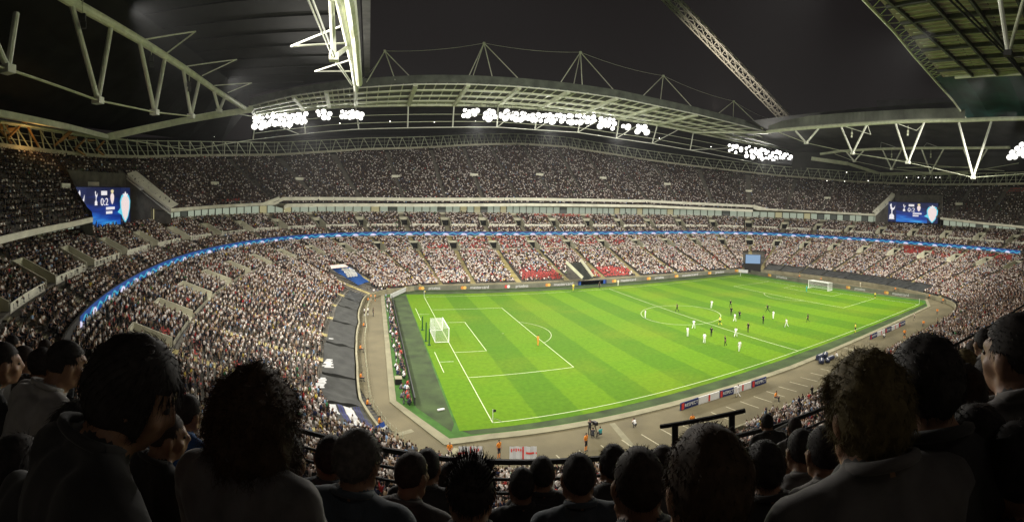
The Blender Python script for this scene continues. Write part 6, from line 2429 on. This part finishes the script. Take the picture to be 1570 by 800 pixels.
def ribbon(mb, p, d, L, wd, seg=4, grav=.0, curl=0.0, ph=0.0):
    p, d = V3(p), V3(d).normalized()
    s = d.cross(V3((rng.uniform(-1, 1), rng.uniform(-1, 1), rng.uniform(-1, 1)))).normalized()
    t = d.cross(s)
    vs = []
    for i in range(seg + 1):
        f = i / seg
        c = p + d * L * f + V3((0, 0, -1)) * grav * L * f * f + (s * cos(ph + f * 9) + t * sin(ph + f * 9)) * curl * f
        ww = wd * (1 - f * .8)
        vs += [c - s * ww, c + s * ww]
    mb.add(vs, [(2 * i, 2 * i + 1, 2 * i + 3, 2 * i + 2) for i in range(seg)])


def hair_mesh(style, seed):
    """in head coordinates, face towards +Y"""
    r_ = random.Random(seed)
    v, f = ICO[4]
    par = {'short': (.082, .103, .115, .003, .012), 'crop': (.079, .100, .111, .002, .02), 'wavy': (.087, .109, .121, .006, .03), 'curly': (.120, .130, .145, .020, .035), 'bun': (.094, .116, .126, .005, .02),
           'long': (.090, .110, .122, .004, .02), 'spiky': (.084, .104, .118, .005, .03), 'tousled': (.090, .112, .126, .010, .035)}[style]
    rx, ry, rz, amp, fr = par
    vs, keep = [], []
    for x, y, z in v:
        n = mnoise.noise(V3((x, y, z)) * (2.2 if amp < .01 else 4.5) + V3((seed, 0, 0))) + .5 * mnoise.noise(V3((x, y, z)) * 11 + V3((0, seed, 0)))
        k = 1 + amp * n / rx
        px, py, pz = x * rx * k, y * ry * k - .012, z * rz * k + .014
        w_ = .5 + .5 * math.tanh((-pz - .03) * 40)          # narrower at the nape
        if style in ('short', 'crop', 'wavy', 'spiky'):
            px *= 1 - .22 * w_; py = py * (1 - .1 * w_) + .014 * w_
            if pz > .06: pz = .06 + (pz - .06) * .88
        if style == 'curly' and pz < .02:
            k2 = 1 + min(1, (.02 - pz) / .12) * .22
            px *= k2; pz *= 1.45
        if style == 'long' and pz < 0:
            pz *= 2.1; py = min(py, -.01) - .01
        if style in ('bun', 'tousled') and pz < -.04:
            pz *= 1.1
        vs.append((px, py, pz))
    zcut = {'short': -.10, 'crop': -.085, 'wavy': -.115, 'curly': -.3, 'bun': -.10, 'long': -.3, 'spiky': -.10, 'tousled': -.13}[style]

    def face_zone(p):
        lim = .052 if style in ('short', 'crop', 'spiky') else .05
        if style in ('short', 'crop', 'wavy', 'spiky') and abs(p[0]) > .05 and -.026 < p[1] < .05 and p[2] < .022: return True
        return p[1] > .035 and p[2] < lim + (p[1] - .035) * .15 or (p[1] > .012 and p[2] < -.005 and style in ('short', 'crop', 'spiky', 'wavy'))
    fs = []
    for a, b, c in f:
        m = [(vs[a][i] + vs[b][i] + vs[c][i]) / 3 for i in range(3)]
        if face_zone(m) or m[2] < zcut: continue
        fs.append((a, b, c))
    mb = MB(); mb.add(vs, fs)
    used = sorted({i for t in fs for i in t})
    cnt = {}
    for t in fs:
        for k in range(3):
            e = tuple(sorted((t[k], t[(k + 1) % 3]))); cnt[e] = cnt.get(e, 0) + 1
    rim = [i for e, c in cnt.items() if c == 1 for i in e] or used
    ns = {'short': 1300, 'crop': 700, 'wavy': 2200, 'curly': 5200, 'bun': 2600, 'long': 1500, 'spiky': 1800, 'tousled': 4200}[style]
    for _ in range(ns):
        i = r_.choice(rim if r_.random() < .35 else used)
        p = V3(vs[i])
        n = V3(p).normalized()
        down = V3((0, -.3, -1)) - n * V3((0, -.3, -1)).dot(n)
        rnd = V3((r_.uniform(-1, 1), r_.uniform(-1, 1), r_.uniform(-1, 1)))
        if style in ('short', 'crop'):
            ribbon(mb, p * .985, down * 1.0 + n * .35 + rnd * .25, r_.uniform(.008, .018), .0009, 3, .1)
        elif style == 'wavy':
            ribbon(mb, p * .98, down + n * .22 + rnd * .35, r_.uniform(.010, .024), .0011, 4, .2, .004, r_.uniform(0, 6))
        elif style == 'curly':
            ribbon(mb, p * .97, n * .8 + rnd * .8 + down * .4, r_.uniform(.02, .05), .0012, 6, .4, .010, r_.uniform(0, 6))
        elif style == 'tousled':
            ribbon(mb, p * .97, n * .22 + rnd * .4 + down * .9, r_.uniform(.018, .036), .0011, 5, .3, .007, r_.uniform(0, 6))
        elif style == 'spiky':
            if p.z > .05: ribbon(mb, p * .97, n + rnd * .35 + V3((0, .0, .3)), r_.uniform(.02, .048), .0022, 3, 0)
            else: ribbon(mb, p * .985, down + n * .4 + rnd * .3, r_.uniform(.012, .026), .002, 3, .1)
        else:
            ribbon(mb, p * .98, down + n * .10 + rnd * .18, r_.uniform(.02, .045), .0011, 4, .25, .003, r_.uniform(0, 6))
    return mb


_lo = localobj


CTAG6 = dict(CTAG, sl=5)


def fg(u, v, D, heading, lab, hair='short', hm=HB, shirt=None, sk=SK1, pose='sit', arms='lap', lean=.05, turn=0, nod=0, tilt=0, sc=1.0, voxel=.0125, extras=(), long_sleeve=None, hsc=1.0, group=None, detail=True):
    hw = atd(u, v, D)
    J = P_sit(arms, lean) if pose == 'sit' else P_stand(arms=arms, lean=lean)
    J = dict(J)
    if long_sleeve: J['sleeve'] = 'sl'
    HM = Matrix.Rotation(radians(-turn), 3, 'Z') @ Matrix.Rotation(radians(-nod), 3, 'X') @ Matrix.Rotation(radians(tilt), 3, 'Y')
    pr = [q for q in pose_prims(J)]
    pr = pr[2:]                                   # own head instead of the plain one
    J['head'] = tuple(V3(J['head']) + V3((0, 0, -.034)))
    hc = V3(J['head'])
    pr += head_prims(hc, HM)
    pr.append(('c', V3(J['neck']), .062, hc + V3((0, -.02, -.06)), .056, 'skin'))
    nk = V3(J['neck'])
    for s, x in (('L', -1), ('R', 1)):            # shoulder slope and shirt yoke
        pr.append(('c', nk + V3((x * .03, -.012, .022)), .05, V3(J['sh' + s]) + V3((0, 0, .012)), .058, 'shirt'))
        pr.append(('e', V3(J['sh' + s]).lerp(V3(J['chest']), .45) + V3((0, -.02, .02)), (.10, .085, .13), 'shirt'))
        if detail: hands(pr, J['wr' + s], J['el' + s], x)
    me = remeshed(pr, voxel * sc, None, 3)
    for m in (shirt or cloth('black cloth', (.035, .032, .031)), sk, HB, TR1, MATS['shoe'], long_sleeve or TR1): me.materials.append(m)
    paint(me, pr, CTAG6)
    P_ = np.empty(len(me.polygons) * 3); me.polygons.foreach_get('center', P_); P_ = P_.reshape(-1, 3)
    mi_ = np.empty(len(me.polygons), np.int32); me.polygons.foreach_get('material_index', mi_)
    nkp = np.array(J['neck'])
    low = (mi_ == 1) & (P_[:, 2] < nkp[2] + .035 - .25 * (P_[:, 1] - nkp[1])) & (P_[:, 2] > nkp[2] - .2) & (np.hypot(P_[:, 0] - nkp[0], P_[:, 1] - nkp[1]) < .17)
    mi_[low] = 0; me.polygons.foreach_set('material_index', mi_)
    vc = np.empty(len(me.vertices) * 3); me.vertices.foreach_get('co', vc); vc = vc.reshape(-1, 3)
    vn = np.empty(len(me.vertices) * 3); me.vertices.foreach_get('normal', vn); vn = vn.reshape(-1, 3)
    sh_ = np.zeros(len(vc), bool)
    for pl in me.polygons:
        if pl.material_index in (0, 5) : sh_[list(pl.vertices)] = True
    so = u * .013
    for i in np.where(sh_ & (vc[:, 2] > .45))[0]:      # creases of the cloth
        q = V3(vc[i])
        a_ = mnoise.noise(V3((q.x * 7 + so, q.y * 7, q.z * 4.5)))
        b_ = mnoise.noise(V3((q.x * 16 + q.z * 9, q.y * 15 + so, q.z * 8)))
        vc[i] += vn[i] * (.017 * (.35 - abs(a_)) + .007 * (.3 - abs(b_)))
    me.vertices.foreach_set('co', vc.ravel()); me.update()
    me.name = 'person'
    rz = -radians(heading)
    R3 = Matrix.Rotation(rz, 3, 'Z')
    o = bpy.data.objects.new('person', me)
    COL.objects.link(o)
    o.rotation_euler = (0, 0, rz)
    o.scale = (sc,) * 3
    o.location = V3(hw) - R3 @ (hc * sc)
    tag(o, lab, 'person', group)
    if hair:
        h = localobj('hair', hair_mesh(hair, int(u * 7 + v)).mesh('hair', hm, True), o and None, o)
        h.location = hc
        h.rotation_euler = HM.to_euler()
        h.scale = (hsc,) * 3
    for sgn in (-1, 1):
        mb = MB(); vv, ff = ICO[2]; mb.add([(x * .0095, y * .0095, z * .0095) for x, y, z in vv], ff)
        e = localobj('eye', mb.mesh('eye', mat('eye', (.06, .05, .045), .2, 0), True), None, o)
        e.location = hc + HM @ V3((sgn * .031, .079, .003))
    mb = MB()            # rounded edge of the neckline
    cen = nk + V3((0, -.006, .012))
    cen = cen + V3((0, -.004, .034))
    pts = [cen + V3((cos(a) * .072, sin(a) * .07, .012 - .03 * sin(a))) for a in np.linspace(0, 2 * pi, 25)]
    mb.tube(pts, .013, 7, cap=False)
    _lo('neckline', mb, shirt or cloth('black cloth', (.035, .032, .031)), o, True)
    for ex in extras: ex(o, hc, HM, J)
    return o


def localobj(name, me, mats, parent, smooth=False):
    if isinstance(me, MB): return _lo(name, me, mats, parent, smooth)
    o = bpy.data.objects.new(name, me); COL.objects.link(o); o.parent = parent
    return o


def collar(col):
    def f(o, hc, HM, J):
        nk = V3(J['neck'])
        mb = MB()
        n = 28
        for k in range(n):
            a0, a1 = 2 * pi * k / n, 2 * pi * (k + 1) / n
            def pt(a, r, z): return (nk.x + cos(a) * r * 1.1, nk.y - .005 + sin(a) * r, nk.z + z + (.02 if sin(a) < 0 else -.02 * sin(a)))
            if sin(a0) > .93: continue
            mb.quad(pt(a0, .074, .035), pt(a1, .074, .035), pt(a1, .092, -.012), pt(a0, .092, -.012))
            mb.quad(pt(a1, .070, -.03), pt(a0, .070, -.03), pt(a0, .073, .035), pt(a1, .073, .035))
        m = bpy.data.materials.get(col) or cloth(col, (.1, .1, .1))
        _lo('collar', mb, m, o, True)
    return f


def cap_hat(col):
    def f(o, hc, HM, J):
        mb = MB(); v, ff = ICO[4]
        vs = [(x * .088, y * .108 - .006, max(z, -.05) * .118 + .022) for x, y, z in v]
        mb.add(vs, [t for t in ff if all(v[i][2] > -.06 for i in t)])
        br = [(-.07, .07, .035), (.07, .07, .035), (.055, .16, .015), (0, .18, .012), (-.055, .16, .015)]
        mb.add([(x, y, z) for x, y, z in br] + [(x, y, z - .006) for x, y, z in br], [(0, 1, 2, 3, 4), (9, 8, 7, 6, 5), (1, 6, 7, 2), (2, 7, 8, 3), (3, 8, 9, 4)])
        h = _lo('cap', mb, mat('grey cap cloth', (.05, .055, .035), .8, .2, 8), o, True)
        h.location = hc; h.rotation_euler = HM.to_euler()
    return f


G1 = cloth('grey tshirt cloth', (.10, .09, .086)); G2 = cloth('pale grey shirt cloth', (.26, .245, .23)); DN = cloth('dark denim cloth', (.05, .062, .075)); CH_ = cloth('charcoal knit cloth', (.10, .09, .085))
BL = cloth('blue shirt cloth', (.03, .09, .24)); RD = cloth('dark red cloth', (.30, .02, .02)); BG = cloth('beige sleeve cloth', (.20, .16, .09)); BK = cloth('black cloth', (.035, .032, .031)); WT = cloth('white shirt cloth', (.5, .5, .48)); GN = cloth('olive cloth', (.05, .06, .03))

fg(6, 556, 2.6, 30, 'man in dark clothes at the left edge, face lit from the right', 'crop', HB, BK, SK1, lean=.1, turn=10)
fg(38, 553, 3.7, 25, 'person with a pale collar behind the man at the left edge', 'short', HD, WT, SK1, turn=5)
fg(66, 560, 3.3, 15, 'dark haired person left of the man in the grey shirt', 'wavy', HB, BK, SK1)
fg(20, 528, 6.0, 20, 'small dark head far along the left row', 'short', HB, BK, SK1)
fg(70, 533, 6.6, 20, 'small dark figure near the railing at the left', 'short', HD, CH_, SK1)
fg(104, 558, 2.35, 20, 'man in a grey shirt leaning forward at the left, lit face in profile', 'short', HB, G2, SK1, arms='knee', lean=.20, turn=28)
fg(205, 603, 1.12, 40, 'woman with a large dark head of hair in profile, beige sleeve', 'bun', HB, BK, SK1, arms='lap', lean=.13, turn=24, nod=22, sc=1.02, long_sleeve=BG)
fg(256, 668, 1.95, 25, 'boy in profile in front of the woman with the beige sleeve', 'crop', HD, BK, SK1, lean=.05, turn=32, sc=.86)
fg(288, 634, 2.9, 14, 'dark haired person in a blue shirt right of the boy', 'short', HB, BL, SK1, turn=12)
fg(390, 648, 1.30, 12, 'woman with a wide mass of curly hair in a grey top', 'curly', HBR, G1, SK1, turn=8, sc=.84, hsc=1.17)
fg(436, 706, 1.95, 8, 'person in a dark red top half hidden behind the curly hair', 'short', HB, RD, SK1)
fg(507, 702, 2.5, 5, 'dark head left of the grey haired man', 'short', HB, DN, SK1)
fg(549, 706, 1.85, 16, 'grey haired man in a dark denim shirt', 'wavy', HG, DN, SK1, turn=18, extras=(collar('dark denim cloth'),))
fg(632, 727, 2.45, 22, 'close cropped man in a charcoal top looking right', 'crop', HD, CH_, SK1, turn=22, lean=.12)
fg(655, 716, 3.1, 15, 'dark head just right of the close cropped man', 'short', HB, BK, SK1)
fg(690, 735, 3.3, 12, 'dark figure left of the spiky haired person', 'short', HB, BK, SK1)
fg(722, 752, 1.72, 12, 'person with spiky dark hair in black', 'spiky', HB, BK, SK1)
fg(800, 745, 3.1, 12, 'small dark head left of the thin dark head by the railing', 'short', HB, BK, SK1)
fg(831, 727, 3.2, 12, 'narrow dark head against the railing, left of the collared jacket', 'short', HB, BK, SK1)
fg(887, 732, 2.35, 15, 'dark haired man in a denim jacket with a raised collar', 'short', HB, DN, SK1, extras=(collar('dark denim cloth'),))
fg(940, 712, 3.0, 15, 'dark head half hidden left of the tall long head', 'wavy', HB, BK, SK1)
fg(979, 742, 1.62, 18, 'tall head with smooth dark hair left of the largest head', 'short', HD, BK, SK1, sc=1.05)
fg(1086, 745, .98, 18, 'largest dark head at the bottom, right of the centre', 'wavy', HBR, BK, SK1)
fg(1016, 712, 3.0, 20, 'dark head between the tall head and the largest head', 'short', HD, CH_, SK1)
fg(1172, 718, 2.15, 28, 'dark haired person right of the largest head', 'wavy', HB, BK, SK1)
fg(1176, 648, 6.3, 25, 'small dark head above the pale handrail, left of two', 'short', HB, BK, SK1)
fg(1218, 655, 5.6, 30, 'small dark head above the pale handrail, right of two', 'short', HD, CH_, SK1)
fg(1228, 690, 2.7, 36, 'person in a grey shirt with clasped hands right of the handrail', 'short', HB, G1, SK2, arms='clap', turn=-10, lean=.12)
fg(1263, 693, 2.2, 34, 'person in a pale grey shirt with lit neck beside the tousled head', 'short', HB, G2, SK1, lean=.1, turn=-8)
fg(1328, 630, 1.08, 30, 'tall person with tousled hair and lit left edge in a grey shirt', 'tousled', HBL, G1, SK1, turn=-12)
fg(1418, 592, 1.25, 42, 'broad dark head of curly hair right of the tousled head', 'wavy', HB, BK, SK1, sc=1.1)
fg(1474, 612, 1.6, 45, 'person in black half hidden right of the broad dark head', 'short', HB, BK, SK1)
fg(1478, 560, 3.4, 40, 'person with fair hair in a white shirt far along the right row', 'short', HBL, WT, SK1, arms='clap')
fg(1493, 540, 4.6, 40, 'man in a white shirt leaning out far along the right row', 'short', HD, WT, SK1, lean=.15)
fg(1508, 526, 4.0, 42, 'dark haired figure with bare arms at the far right row', 'short', HB, G2, SK2, arms='clap')
fg(1514, 580, 2.6, 48, 'person in a pale sleeve left of the large man at the edge', 'short', HB, G2, SK2, arms='clap', turn=-15)
fg(1556, 545, 1.45, 48, 'large short haired man cut by the right edge, jaw lit from the left', 'short', HB, G1, SK2, turn=-30, sc=1.08)
fg(1498, 690, 1.3, 48, 'person in black at the lower right corner, mostly in shadow', 'wavy', HB, BK, SK1)
fg(1560, 720, 1.2, 50, 'dark figure cut by the right edge at the bottom', 'short', HB, BK, SK1)
fg(30, 730, 1.5, 5, 'dark figure cut by the left edge at the bottom', 'long', HB, BK, SK1)
fg(128, 690, 1.25, 10, 'person in black with long dark hair at the lower left', 'long', HB, BK, SK1)

# unseen fill light added behind the viewer to lift the dark front rows
l = bpy.data.lights.new('foreground_fill', 'AREA'); l.energy = 170; l.size = 6; l.color = (1, .93, .85)
o = bpy.data.objects.new('foreground_fill', l); COL.objects.link(o); o.location = (-10, -72, 44)
o.rotation_euler = (V3((-14, -50, 24)) - V3(o.location)).to_track_quat('-Z', 'Y').to_euler()

# ------------------------------------------------------------------ the air: thin haze under the lamps
HZ = 0.00008
if HZ:
    mb = MB(); mb.box((54, 34, 76), (806, 806, 155))
    m = bpy.data.materials.new('haze')
    m.use_nodes = True
    nt = m.node_tree
    nt.nodes.remove(nt.nodes['Principled BSDF'])
    pv = nt.nodes.new('ShaderNodeVolumePrincipled')
    pv.inputs['Density'].default_value = HZ
    pv.inputs['Color'].default_value = (.95, .97, 1.0, 1)
    pv.inputs['Anisotropy'].default_value = .35
    nt.links.new(pv.outputs[0], nt.nodes['Material Output'].inputs['Volume'])
    tag(mb.obj('haze', m), 'thin haze hanging in the floodlight', None, None, 'stuff')
